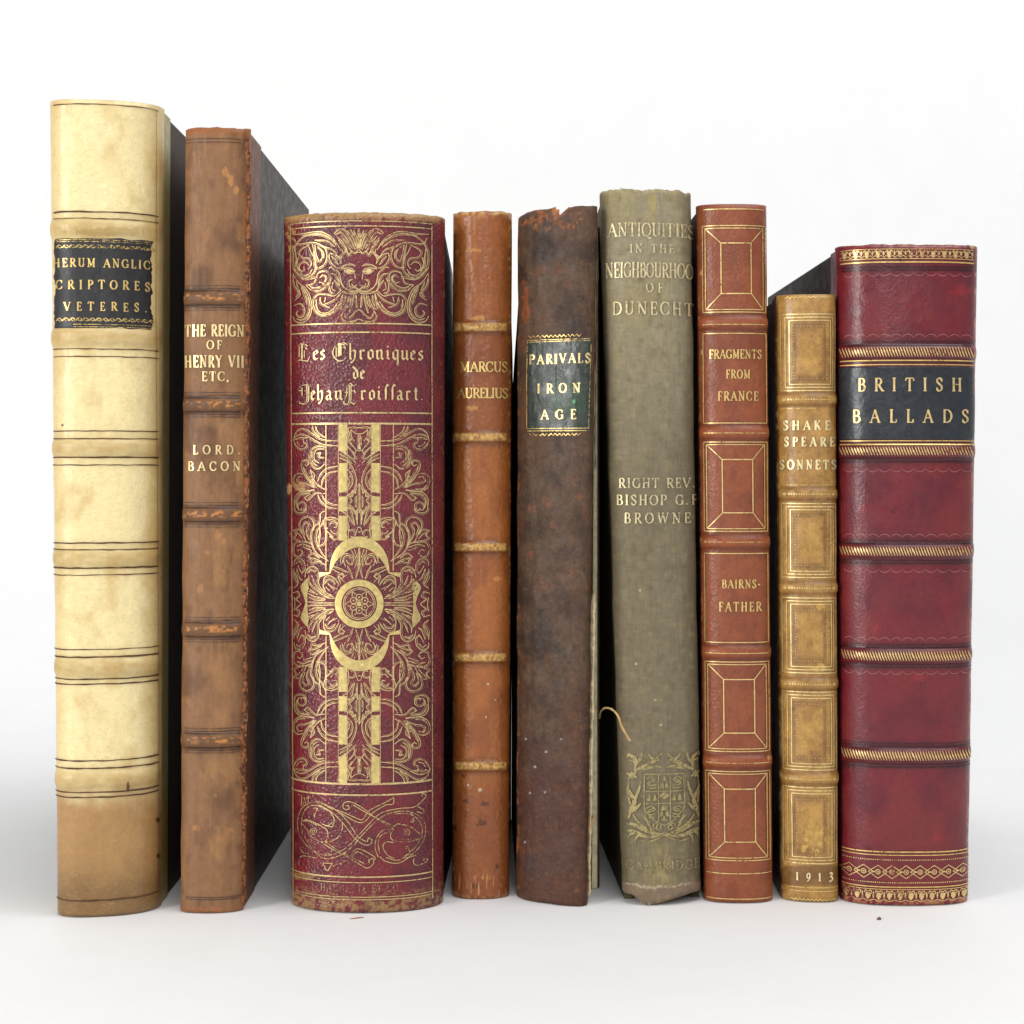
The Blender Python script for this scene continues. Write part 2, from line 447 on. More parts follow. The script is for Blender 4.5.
    def dot(s, x, y, r): s.stroke([(x-r, y), (x, y), (x+r, y)], r*1.8)

def arc(cx, cy, rx, ry, a0, a1, n=12): return [(cx+rx*math.cos(R(t)), cy+ry*math.sin(R(t))) for t in np.linspace(a0, a1, n)]
# Roman capitals: width, strokes ('t' thin, 'k' thick, 'a' thick where upright, 's' serif)
GL = {
'A': (.82, [('t', [(.08,0),(.42,1)]), ('k', [(.40,1),(.74,0)]), ('t', [(.2,.36),(.62,.36)]), ('s',.08,0), ('s',.74,0)]),
'B': (.64, [('k', [(.16,0),(.16,1)]), ('a', [(.1,1),(.3,1)]+arc(.33,.76,.2,.24,90,-90)+[(.16,.52)]), ('a', [(.16,.52),(.33,.52)]+arc(.35,.26,.25,.26,90,-90)+[(.1,0)])]),
'C': (.76, [('a', arc(.42,.5,.36,.5,48,312,22)), ('t', [(.69,.68),(.69,.98)]), ('t', [(.69,.08),(.69,.3)])]),
'D': (.78, [('k', [(.16,0),(.16,1)]), ('a', [(.06,1),(.3,1)]+arc(.34,.5,.38,.5,90,-90,18)+[(.06,0)])]),
'E': (.62, [('k', [(.16,0),(.16,1)]), ('t', [(.05,1),(.56,1)]), ('t', [(.05,0),(.58,0)]), ('t', [(.16,.52),(.44,.52)]), ('t', [(.55,1),(.55,.8)]), ('t', [(.58,0),(.58,.22)]), ('t', [(.44,.42),(.44,.62)])]),
'F': (.58, [('k', [(.16,0),(.16,1)]), ('t', [(.05,1),(.55,1)]), ('t', [(.16,.5),(.42,.5)]), ('t', [(.54,1),(.54,.8)]), ('t', [(.42,.4),(.42,.6)]), ('s',.16,0)]),
'G': (.82, [('a', arc(.42,.5,.36,.5,48,330,22)), ('t', [(.69,.68),(.69,.98)]), ('k', [(.70,.02),(.70,.42)]), ('t', [(.55,.42),(.82,.42)])]),
'H': (.82, [('k', [(.16,0),(.16,1)]), ('k', [(.66,0),(.66,1)]), ('t', [(.16,.52),(.66,.52)]), ('s',.16,0), ('s',.16,1), ('s',.66,0), ('s',.66,1)]),
'I': (.34, [('k', [(.17,0),(.17,1)]), ('s',.17,0), ('s',.17,1)]),
'K': (.78, [('k', [(.16,0),(.16,1)]), ('t', [(.18,.42),(.62,1)]), ('k', [(.32,.58),(.68,0)]), ('s',.16,0), ('s',.16,1), ('s',.62,1), ('s',.68,0)]),
'L': (.6, [('k', [(.16,0),(.16,1)]), ('t', [(.05,0),(.56,0)]), ('t', [(.56,0),(.56,.24)]), ('s',.16,1)]),
'M': (.96, [('t', [(.16,0),(.16,1)]), ('k', [(.16,1),(.47,.08)]), ('t', [(.47,.08),(.78,1)]), ('k', [(.78,0),(.78,1)]), ('s',.16,0), ('s',.12,1), ('s',.78,0), ('s',.82,1)]),
'N': (.84, [('t', [(.16,0),(.16,1)]), ('k', [(.14,1),(.68,0)]), ('t', [(.68,0),(.68,1)]), ('s',.16,0), ('s',.12,1), ('s',.68,1)]),
'O': (.84, [('a', arc(.42,.5,.36,.5,0,360,28))]),
'P': (.62, [('k', [(.16,0),(.16,1)]), ('a', [(.06,1),(.3,1)]+arc(.33,.74,.24,.26,90,-90)+[(.16,.48)]), ('s',.16,0)]),
'Q': (.84, [('a', arc(.42,.5,.36,.5,0,360,28)), ('k', [(.40,.06),(.60,-.12),(.86,-.16)])]),
'R': (.72, [('k', [(.16,0),(.16,1)]), ('a', [(.06,1),(.3,1)]+arc(.33,.75,.23,.25,90,-90)+[(.16,.5)]), ('k', [(.34,.5),(.66,0)]), ('s',.16,0), ('s',.68,0)]),
'S': (.56, [('b', [(.47,.82),(.38,.97),(.25,1),(.12,.92),(.09,.76),(.2,.6),(.36,.46),(.47,.3),(.45,.12),(.30,0),(.16,.03),(.07,.18)]), ('t', [(.48,.72),(.48,.98)]), ('t', [(.07,.02),(.07,.28)])]),
'T': (.74, [('k', [(.37,0),(.37,1)]), ('t', [(.06,1),(.68,1)]), ('t', [(.06,1),(.04,.78)]), ('t', [(.68,1),(.70,.78)]), ('s',.37,0)]),
'U': (.8, [('k', [(.16,1),(.16,.3)]), ('a', [(.16,.3)]+arc(.4,.28,.24,.28,180,360)+[(.64,.3)]), ('t', [(.64,.3),(.64,1)]), ('s',.16,1), ('s',.64,1)]),
'V': (.8, [('k', [(.08,1),(.41,0)]), ('t', [(.41,0),(.72,1)]), ('s',.08,1), ('s',.72,1)]),
'W': (1.1, [('k', [(.08,1),(.34,0)]), ('t', [(.34,0),(.56,1)]), ('k', [(.54,1),(.80,0)]), ('t', [(.80,0),(1.02,1)]), ('s',.08,1), ('s',.55,1), ('s',1.02,1)]),
'Y': (.78, [('k', [(.08,1),(.38,.48)]), ('t', [(.38,.48),(.68,1)]), ('k', [(.38,0),(.38,.5)]), ('s',.08,1), ('s',.68,1), ('s',.38,0)]),
'.': (.26, [('k', [(.1,.0),(.1,.14)])]), ',': (.26, [('k', [(.12,.12),(.12,0),(.06,-.14)])]), '-': (.4, [('k', [(.05,.4),(.35,.4)])]),
'&': (.85, [('b', [(.8,.45),(.6,.1),(.35,0),(.12,.15),(.15,.4),(.45,.65),(.5,.85),(.35,1),(.22,.85),(.35,.55),(.78,0)])]),
'1': (.4, [('k', [(.2,0),(.2,.98)]), ('t', [(.06,.82),(.2,.98)]), ('s',.2,0)]),
'9': (.55, [('b', arc(.27,.62,.2,.3,0,360,20)), ('b', [(.47,.62),(.44,.3),(.3,.06),(.1,-.12)])]),
'3': (.52, [('b', [(.08,.8),(.2,.98),(.38,.9),(.38,.68),(.2,.52),(.42,.36),(.42,.08),(.2,-.12),(.05,0)])]),
' ': (.42, []),
}
def text(ink, s, x0, x1, yb, cap, wt=1.0, ws=1.0, mist=0, slant=0):
    ws_ = [GL[c][0]*cap*ws for c in s]; gap = ((x1-x0)-sum(ws_))/max(1, len(s)-1); x = x0
    TK, TN = .17*cap*wt, .085*cap*wt
    auto = lambda T: .48+.52*np.abs(T[:, 1])**1.5
    autob = lambda T: .55+.45*np.abs(T[:, 0]*.6+T[:, 1]*.8)
    rnd = random.Random(len(s)*31+int(yb))
    for i, c in enumerate(s):
        yy = yb + rnd.uniform(-.35, .35)*mist
        f = lambda p: (x+p[0]*cap*ws, yy-p[1]*cap+slant*(x-x0))
        for g in GL[c][1]:
            if g[0] == 's':
                ink.stroke([f((g[1]-.13, g[2])), f((g[1]+.13, g[2]))], TN)
            elif g[0] == 'k': ink.stroke([f(p) for p in g[1]], TK)
            elif g[0] == 't': ink.stroke([f(p) for p in g[1]], TN)
            elif g[0] == 'a': ink.stroke([f(p) for p in g[1]], TK, auto=auto, step=.6)
            else: ink.stroke([f(p) for p in g[1]], TK, auto=autob, smooth=True, step=.6)
        x += ws_[i]+gap

# ---------------------------------------------------------------- the nine books
def const(c): return lambda PX, PY, A, Z: np.broadcast_to(c, PX.shape+(3,)).copy()

DARKCLOTH = cloth('black brown board cloth', (.085, .050, .036), rough=.65)
GREYBOARD = leather('black board paper', base=(.060, .042, .033), rough=.5, spec=.2, grain=900, gdist=.00001, var=.15)
LOOSE = random.Random(5)

# ===== 1: tall cream vellum folio
b = Book('vellum_book', 'tallest book, cream vellum spine with black title label, at the far left',
         57.5, 161, 50.5, 164, 917.5, 99, .013, 2.5, .22, depth=.20, bands=(228, 337, 448, 558, 668, 780), bh=.0013, bw=.0034, seed=11)
VE = srgb(243, 224, 168); VEd = srgb(206, 170, 104); VEb = srgb(164, 125, 78)
def paint(PX, PY, A, Z):
    t = fbm(PX*.045, PY*.03, 3, 4); c = mixc(VE, VEd, sst(.45, .85, t)*.6)
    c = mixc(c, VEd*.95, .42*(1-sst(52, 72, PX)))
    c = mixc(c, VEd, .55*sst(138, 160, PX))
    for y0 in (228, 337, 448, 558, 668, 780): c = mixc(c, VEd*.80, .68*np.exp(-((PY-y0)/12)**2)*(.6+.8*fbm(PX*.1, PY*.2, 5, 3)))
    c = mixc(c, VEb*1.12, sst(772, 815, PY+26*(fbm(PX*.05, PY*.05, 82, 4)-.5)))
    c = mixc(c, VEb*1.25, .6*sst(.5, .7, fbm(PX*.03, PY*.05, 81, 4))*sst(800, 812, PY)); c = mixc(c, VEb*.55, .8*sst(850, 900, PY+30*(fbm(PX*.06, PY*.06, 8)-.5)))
    c = mixc(c, srgb(150, 120, 60), .4*spot(PX, PY, 112, 232, 40, 5, 4))
    st = fbm(PX*.25, PY*.9, 6, 3); c = mixc(c, VEd*.9, .22*sst(.6, .8, st))
    c = mixc(c, VEd*.8, .35*sst(.74, .84, fbm(PX*.5, PY*.9, 12, 4)))
    for (x, y, rx, ry) in ((158, 820, 2.6, 2.6), (158.5, 856, 2.6, 3), (62.5, 425, 1.4, 1.4), (128, 787, 1.6, 6)):
        c = mixc(c, srgb(60, 40, 25), .85*spot(PX, PY, x, y, rx, ry, 9, .2))
    return c
VELL = leather('cream vellum', alb=.86, rough=.34, spec=.42, grain=1100, gdist=.00005, var=.07)
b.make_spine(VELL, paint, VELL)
b.boards(DARKCLOTH, th=.003, strip=leather('yellowed vellum joint', base=tuple(srgb(176, 158, 80)), rough=.4, var=.12, alb=.8), stripw=.013)
ink = Ink(b, .00028)
for y in (104.5, 212, 218.5, 349, 356.5, 431, 438.5, 457.5, 465, 543, 549.5, 568, 575, 649.4, 657, 679, 684, 760.5, 768, 792, 797, 900):
    w = 1.5 if LOOSE.random() < .6 else 1.0
    pts = [(x, y+LOOSE.uniform(-.25, .25), w*LOOSE.uniform(.65, 1.2)) for x in np.linspace(54, 158, 14)]
    ink.stroke(pts, exact=False, smooth=True)
ink.stroke([(156, 105), (155.5, 330), (157, 520), (158, 700), (158, 900)], .28)
ink.build('ruled_line', VELL_LINE)
LAB = leather('black title leather', base=(.020, .019, .022), rough=.45, spec=.5, grain=900, gdist=.00003, var=.5, fleck=(.10, .07, .05), fleck_thr=.66)
lb = b.label('title_label', 54, 152.5, 238, 328.5, LAB, off=.00026, rag=1.6)
ink = Ink(b, .00036)
text(ink, 'HERUM ANGLIC', 54, 149.5, 267, 8.2, 1.15)
text(ink, 'SCRIPTORES', 46.5, 149.5, 289, 8.6, 1.15, mist=1)
text(ink, 'VETERES.', 64.5, 147, 310.5, 8.2, 1.15, mist=1)
ink.build('gilt_lettering', GOLD, lb)
ink = Ink(b, .00036)
for y in (240, 241.8, 324.5, 327): ink.hline(57 if y < 300 else 74, 150, y, .7)
for y0, d in ((246.5, 1), (319.5, -1)):
    for k in range(15):
        x = 57+k*6.5
        ink.stroke([(x, y0+1.4), (x+2.5, y0-1.3), (x+5, y0-.3), (x+6.5, y0+1.2)], .9, smooth=True); ink.stroke([(x+1, y0-1.2), (x+3.4, y0+1.6), (x+6, y0+.9)], .8, smooth=True)
ink.build('gilt_tooling', GOLD_W, lb)

# ===== 2: brown calf
b = Book('brown_calf_book', 'tall brown calf book with cracked joint and gilt words The Reign of Henry VII',
         180.5, 244, 185.5, 251, 914, 127, .006, 2.2, .05, depth=.175, bands=(298, 405, 515, 630, 741), bh=.0012, bw=.003, wob=.0004, seed=22,
         top=lambda PX, A: 3*(fbm(PX*.12, PX*0, 3, 3)-.5), bot=lambda PX, A: -1.5*fbm(PX*.3, PX*0, 8, 2))
B2 = srgb(154, 110, 74); B2d = srgb(112, 76, 50); B2o = srgb(196, 120, 58)
def paint(PX, PY, A, Z):
    t = fbm(PX*.04, PY*.025, 23, 5); c = mixc(B2, B2d, sst(.5, .8, t)*.8)
    c = mixc(c, srgb(182, 132, 82), .5*sst(.55, .75, fbm(PX*.05, PY*.03, 29, 4)))
    c = mixc(c, srgb(168, 100, 50), .85*(1-sst(129, 139, PY+3*(t-.5))))
    for y0 in (298, 405, 515, 630, 741):
        c = mixc(c, B2d*.75, .6*np.exp(-((PY-y0)/10)**4)); 
        w = fbm(PX*.25, PY*.5, int(y0), 3)
        c = mixc(c, srgb(214, 140, 74), sst(.47, .56, w-.12*np.abs(PX-220)/26)*np.exp(-((PY-y0+1)/3.2)**4))
    jag = 245+(PY-130)*-.004+3.5*(fbm(PY*.08, PY*0, 31, 4)-.5)
    c = mixc(c, B2o*.8, .7*sst(-1.5, 1.0, PX-jag))
    for (x, y, rx, ry, r) in ((226, 172, 3.5, 5, 0), (231, 181, 3, 6, 0), (236, 190, 2.5, 4, 0), (218, 536, 3, 5, 0), (224, 541, 2, 4, 0), (208, 552, 3, 2.5, 0), (200, 588, 3, 5, 0), (196, 828, 4, 3, 0), (196, 742, 5, 3, 0), (215, 795, 2, 1.5, 0), (231, 830, 3, 2, 0)):
        c = mixc(c, srgb(204, 142, 84), (.85 if y < 195 else .5)*spot(PX, PY, x, y, rx, ry, 7, .7))
    c = mixc(c, srgb(180, 126, 84), .2*sst(.74, .84, fbm(PX*.3, PY*.3, 41, 4)))
    c = mixc(c, srgb(84, 54, 44), .35*sst(.62, .82, fbm(PX*.09, PY*.06, 45, 5)))
    c = mixc(c, srgb(186, 110, 60), .8*sst(.45, .6, fbm(PX*.3, PY*.5, 47, 3))*sst(905, 909, PY))
    return c
L2 = leather('brown calf', rough=.50, spec=.34, grain=1000, gdist=.00005, var=.10)
b.make_spine(L2, paint, L2)
b.boards(GREYBOARD, th=.0028, strip=leather('cracked joint leather', base=tuple(srgb(122, 72, 44)), rough=.55, var=.45, fleck=tuple(srgb(170, 100, 50)), fleck_thr=.60, crease=.0005), stripw=.026)
# flaking crack at the joint
def crack(book, x, y0, y1, wmin, wmax, seed, off=.0005, name='cracked_leather_edge', mat=None, wav=2.2, x1=None, cols=(srgb(158, 96, 54), srgb(84, 48, 32))):
    ys = np.arange(y0, y1, .6); n = len(ys); x1 = x if x1 is None else x1
    cx = x+(x1-x)*(ys-y0)/(y1-y0)+wav*(fbm(ys*.06, ys*0, seed, 4)-.5)*2
    w = wmin+(wmax-wmin)*fbm(ys*.12, ys*0, seed+3, 4)**1.5*1.4
    nc = 6; V = []; C = []
    for j in range(nc):
        u = j/(nc-1); xx = cx+(u-.5)*w+.6*(vn(ys*.9, ys*0+j, seed)-.5)
        a, z = book.inv(xx, ys, True); o = off*(math.sin(u*math.pi))*(.3+1.2*fbm(ys*.2, ys*0+j*.7, seed+9, 3))+.00002
        o = o if 0 < j < nc-1 else o*0-.0001
        X, Y, Z = book.S(a, z, o); V.append(np.stack([X, Y, Z], -1)); m = fbm(ys*.3, ys*0+j*1.3, seed+5, 3); C.append(mixc(cols[0], cols[1], sst(.4, .65, m)))
    V = np.stack(V, 1).reshape(-1, 3); C = np.stack(C, 1).reshape(-1, 3); idx = np.arange(n*nc).reshape(n, nc)
    q = np.stack([idx[1:, :-1], idx[1:, 1:], idx[:-1, 1:], idx[:-1, :-1]], -1).reshape(-1, 4).tolist()
    return mesh_obj(name, V, q, mat, book.root, col=C)
FLAKE = leather('flaking leather', rough=.6, spec=.3, grain=1200, gdist=.0001, var=.35)
crack(b, 248, 138, 903, 1.5, 5.5, 5, .0011, mat=FLAKE, x1=242, wav=2.4)
crack(b, 249, 160, 900, .6, 2.2, 9, .0007, mat=FLAKE, x1=243.2, wav=1.2, cols=(srgb(205, 160, 110), srgb(110, 60, 34)), name='split_leather_edge')
BT2 = leather('blind tooled calf', base=tuple(srgb(78, 52, 42)), rough=.4, var=.2)
for y0 in (298, 405, 515, 630, 741):
    ink = Ink(b, .00022)
    for d, w in ((-12.5, .5), (-9.5, .6), (-7.5, .9), (7, 1.3), (9.5, .7), (12, .5)):
        ink.stroke([(x, y0+d+LOOSE.uniform(-.2, .2), 1.5*w*LOOSE.uniform(.4, 1.2)) for x in np.linspace(185, 240, 10)], smooth=True)
    ink.build('blind_tooled_lines', BT2)
for ys in ((138.5, 142), (899.5, 897.5)):
    ink = Ink(b, .00022)
    for y in ys: ink.hline(186, 241, y, .7)
    ink.build('blind_tooled_lines', BT2)
ink = Ink(b, .0003)
text(ink, 'THE REIGN', 185.5, 243.5, 336, 11.2, 1.05, .76)
text(ink, 'OF', 207, 222, 349, 8.4, 1.1)
text(ink, 'HENRY VII', 185.5, 243.5, 367, 11.4, 1.05, .72)
text(ink, 'ETC,', 202, 229, 380.8, 9, 1.1)
BT = gilt('bright title gilt', col=(.92, .72, .36), wear=.05); ink.build('gilt_title_lettering', BT); ink = Ink(b, .0003)
text(ink, 'LORD.', 193.5, 240, 454, 8.6, 1.1); text(ink, 'BACON', 188.5, 240, 470.5, 8.8, 1.1)
ink.build('gilt_author_lettering', BT)

# ===== 3: red morocco with pictorial gilding
b = Book('red_gilt_book', 'wide dark red book covered in gilt scrollwork with a lion mask and gothic title',
         291.5, 443.3, 284, 445, 914, 212, .018, 2.1, 0, depth=.155, vp=478, wob=.00012, seed=33, bh=0,
         top=lambda PX, A: 1.5*(fbm(PX*.2, PX*0, 3, 3)-.5))
RD = srgb(138, 38, 46); RDd = srgb(92, 26, 38); TAN = srgb(190, 148, 92)
def paint(PX, PY, A, Z):
    t = fbm(PX*.05, PY*.04, 33, 4); c = mixc(RD, RDd, .25+.5*sst(.4, .7, t))
    c = mixc(c, srgb(104, 52, 62), .30*sst(385, 425, PX))
    e = fbm(PX*.3, PY*.3, 36, 4)
    edge = (1-sst(213, 226, PY-4*np.abs((PX-364)/80)**2))
    c = mixc(c, TAN, sst(.46, .56, e*.75+edge*.38)*edge*.95)
    eb = sst(884, 907, PY+10*np.abs((PX-366)/78)**2)
    c = mixc(c, TAN*.8, .85*sst(.50, .66, e*.8+eb*.22)*eb)
    c = mixc(c, TAN, .9*spot(PX, PY, 291.5, 240, 5, 16, 8, .8)*sst(.4, .6, e))
    c = mixc(c, srgb(222, 160, 110), .95*spot(PX, PY, 288.5, 490, 3.6, 6, 5, .5))
    c = mixc(c, srgb(205, 150, 100), .8*spot(PX, PY, 301, 487, 7, 5, 15, .9))
    c = mixc(c, TAN*.8, .75*spot(PX, PY, 304, 876, 14, 4, 3, .9)+.0)
    el = 1-sst(2.0, 7.0, np.minimum(PX-285-(PY-213)*.0095, 444.5-PX)); f2 = fbm(PX*.5, PY*.25, 77, 4)
    c = mixc(c, TAN*.85, .45*el*sst(.66, .76, f2))
    c = mixc(c, RDd*.7, .5*sst(.6, .8, fbm(PX*.25, PY*.25, 51, 4)))
    return c
L3 = leather('pebbled red morocco', rough=.31, spec=.5, grain=1000, gdist=.00026, var=.12)
b.make_spine(L3, paint)
b.boards(leather('dark red board', base=(.035, .008, .010), rough=.45, spec=.25), th=.003, topd=.002, shr=lambda t: .0178*(1-1.7*float(sst(.66, 1.0, t))))
MX, MY = 359.3, 603.8
W_ = .8
K = Ink(b, .00026)
def TR(strokes, ox, oy, sc_, w=W_, mx=MX, my=None):
    for st in strokes:
        P = smooth_path([(ox+p[0]*sc_, oy+p[1]*sc_) for p in st]); ln = np.sqrt((np.diff(P, axis=0)**2).sum(1)).sum()
        K.stroke(P, w, exact=True, mx=mx, my=my, step=.8)
        if ln > 11:      # the die cuts a second hairline beside each long line
            P = resample(P, 1.2); T = np.gradient(P, axis=0); T /= np.linalg.norm(T, axis=1)[:, None]+1e-9
            u = np.linspace(0, 1, len(P))[:, None]; Q = P+np.stack([-T[:, 1], T[:, 0]], -1)*1.45*np.sin(u*math.pi)**.5
            n_ = len(Q); K.stroke(Q[n_//10:n_-n_//10], .34, exact=True, mx=mx, my=my, step=.8)
lion = [
 [(290,108),(180,130),(100,200),(65,300),(70,400),(105,490),(170,525),(235,490),(268,430),(262,350),(230,290),(205,230)],
 [(80,250),(92,340),(100,420),(140,490),(200,490),(240,440)],
 [(210,215),(150,250),(120,290),(150,330),(210,340),(232,390),(205,440)], [(205,400),(170,375),(130,395),(122,435),(150,462),(168,440)],
 [(110,330),(100,400),(130,460)],
 [(240,210),(262,330),(265,410),(300,425),(350,390),(372,320),(355,250),(310,210)], [(262,215),(275,300),(300,370),(330,330),(320,260)], [(285,230),(340,280),(345,340)],
 [(60,120),(150,110),(300,90),(400,130),(450,180),(500,260)], [(70,150),(110,205),(250,190),(350,230),(430,260),(470,320)], [(150,130),(300,115),(420,165),(460,220)], [(260,170),(370,175),(450,235)],
 [(440,110),(480,70),(540,75),(600,180),(635,260)], [(450,120),(500,95),(540,130),(610,250)], [(560,80),(610,140),(645,240)], [(620,80),(650,150),(660,240)],
 [(480,170),(540,240),(575,300)], [(500,130),(560,200),(600,280)], [(590,70),(640,160),(655,240)], [(668,60),(668,235)], [(470,140),(520,190),(560,260)],
 [(510,250),(525,300),(548,252),(575,312),(600,268),(632,292),(668,252)], [(632,292),(668,280)], [(640,250),(668,240)],
 [(400,290),(440,300),(490,340),(508,390)], [(400,290),(395,340),(420,390),(455,420),(490,430)], [(415,320),(450,350),(480,400)], [(470,330),(520,300),(500,350)],
 [(500,430),(540,403),(600,393),(637,412)], [(500,440),(550,430),(600,432),(632,462),(600,483),(560,476),(530,450)],
 [(630,480),(636,530)], [(612,535),(585,548),(578,575),(592,603),(640,612),(668,632)], [(600,575),(620,600),(650,590)],
 [(668,630),(630,650),(570,640),(530,610)], [(668,642),(640,668),(560,665),(500,640)],
 [(500,640),(440,690),(380,680),(290,680),(250,740),(270,830),(340,870),(430,840),(480,780),(510,700),(522,660)],
 [(272,720),(290,820),(350,850),(420,820),(480,740)], [(340,770),(430,730),(505,660)], [(310,700),(325,760),(400,800)], [(360,700),(350,745)],
 [(420,520),(398,580),(408,650),(440,664)], [(440,540),(480,590),(505,640)], [(390,430),(420,420),(450,440),(490,480),(505,560),(530,610)], [(400,480),(450,490),(480,540),(490,600)], [(430,560),(420,620),(450,640)],
 [(520,680),(512,740),(498,800),(530,803),(560,750),(580,690)], [(540,680),(545,730),(520,790)], [(622,680),(605,780),(580,850)], [(640,680),(650,800)], [(600,680),(585,760),(560,800)], [(690,690),(685,790)],
 [(515,850),(510,885),(540,922),(600,925),(668,905)], [(515,850),(530,830),(552,885),(590,882),(640,830),(668,816)],
 [(180,590),(230,632),(300,640),(360,600),(392,540),(382,480),(340,462),(290,480),(275,520)], [(200,585),(260,615),(330,590),(365,540),(350,490)], [(300,560),(340,572),(362,522),(330,498),(305,520)], [(180,590),(250,570),(272,520),(200,537),(150,530),(60,430)],
 [(60,480),(110,560),(180,620),(220,700),(235,800),(210,890),(150,940),(90,930),(60,880)], [(150,600),(200,700),(218,800),(190,880),(140,915),(90,900)],
 [(60,500),(80,600),(110,640),(130,680),(80,730)], [(90,560),(120,650),(90,700)], [(70,780),(130,760),(170,810),(160,870),(120,890),(92,855),(110,825)], [(140,600),(180,700),(190,770)],
]
TR(lion, 287.2, 222, .1074, mx=358.9)
for ex in (1,):   # eyes, filled
    K.stroke([(287.2+545*.1074, 222+452*.1074, .6), (287.2+580*.1074, 222+456*.1074, 4.2), (287.2+618*.1074, 222+462*.1074, .8)], smooth=True, exact=True, mx=358.9)
pal = [
 [(95,210),(120,140),(170,100),(230,105),(300,150),(380,205),(470,230),(590,240)], [(90,230),(130,175),(190,160),(260,185),(340,235),(420,275),(500,285),(595,295)],
 [(90,230),(130,300),(180,330),(230,310),(235,270),(205,255),(205,200)], [(110,225),(150,200),(200,200),(260,200)], [(130,250),(160,290),(200,300)],
 [(305,70),(330,140),(390,195)], [(340,70),(370,140),(450,200)],
 [(445,310),(380,300),(310,330),(280,400),(290,490),(340,545),(390,545),(445,500)], [(440,330),(360,335),(325,390),(330,450),(380,490)], [(350,380),(400,370),(380,420),(440,430)], [(300,350),(300,460),(360,525)],
 [(330,770),(250,680),(205,600),(180,530),(190,470),(240,455),(265,490),(242,525),(215,505)], [(330,750),(260,660),(220,590),(205,530)],
 [(330,790),(240,808),(170,810),(110,770),(90,700),(100,640),(150,605),(200,620)], [(330,770),(240,730),(170,720),(130,690),(150,640),(200,650)], [(120,740),(160,780),(230,785)],
 [(280,565),(302,640),(270,650)], [(280,565),(330,620),(322,680),(370,740),(445,790)], [(300,620),(320,720),(350,770)],
 [(445,838),(340,840),(260,915),(215,885),(280,842)], [(110,1010),(105,900),(150,830),(230,812),(330,800)], [(135,1000),(128,920),(170,850),(280,830)], [(150,1010),(145,960),(190,930),(235,960),(228,1010),(195,1030),(180,1000)],
 [(365,700),(400,610),(480,545),(595,525)], [(405,760),(420,670),(490,600),(595,580)], [(365,850),(410,930),(490,990),(590,1008)], [(410,850),(460,920),(530,955),(595,968)],
 [(600,340),(680,380),(760,440),(788,430),(760,370),(700,300)], [(610,385),(690,430),(755,500)], [(610,430),(700,470),(770,560),(805,680),(795,760)],
 [(700,560),(750,620),(760,720),(700,800),(610,830)], [(610,875),(690,865),(770,800),(808,700)], [(700,640),(725,700),(700,760),(650,800)],
 [(705,90),(760,78),(840,90)], [(740,110),(790,150),(838,160)], [(705,90),(720,160),(710,205),(750,222),(722,240),(800,345)], [(740,110),(745,180),(780,240)], [(825,165),(830,335)], [(800,345),(838,352)], [(845,260),(815,335)],
 [(838,720),(805,780),(790,840),(770,800),(760,870),(725,870),(752,920),(722,955),(765,1000),(800,1060)], [(836,740),(833,1060)], [(800,860),(800,1000)], [(770,460),(800,490)], [(800,350),(770,400)],
]
TR(pal, 286, 420, .0879, w=.75, my=MY)
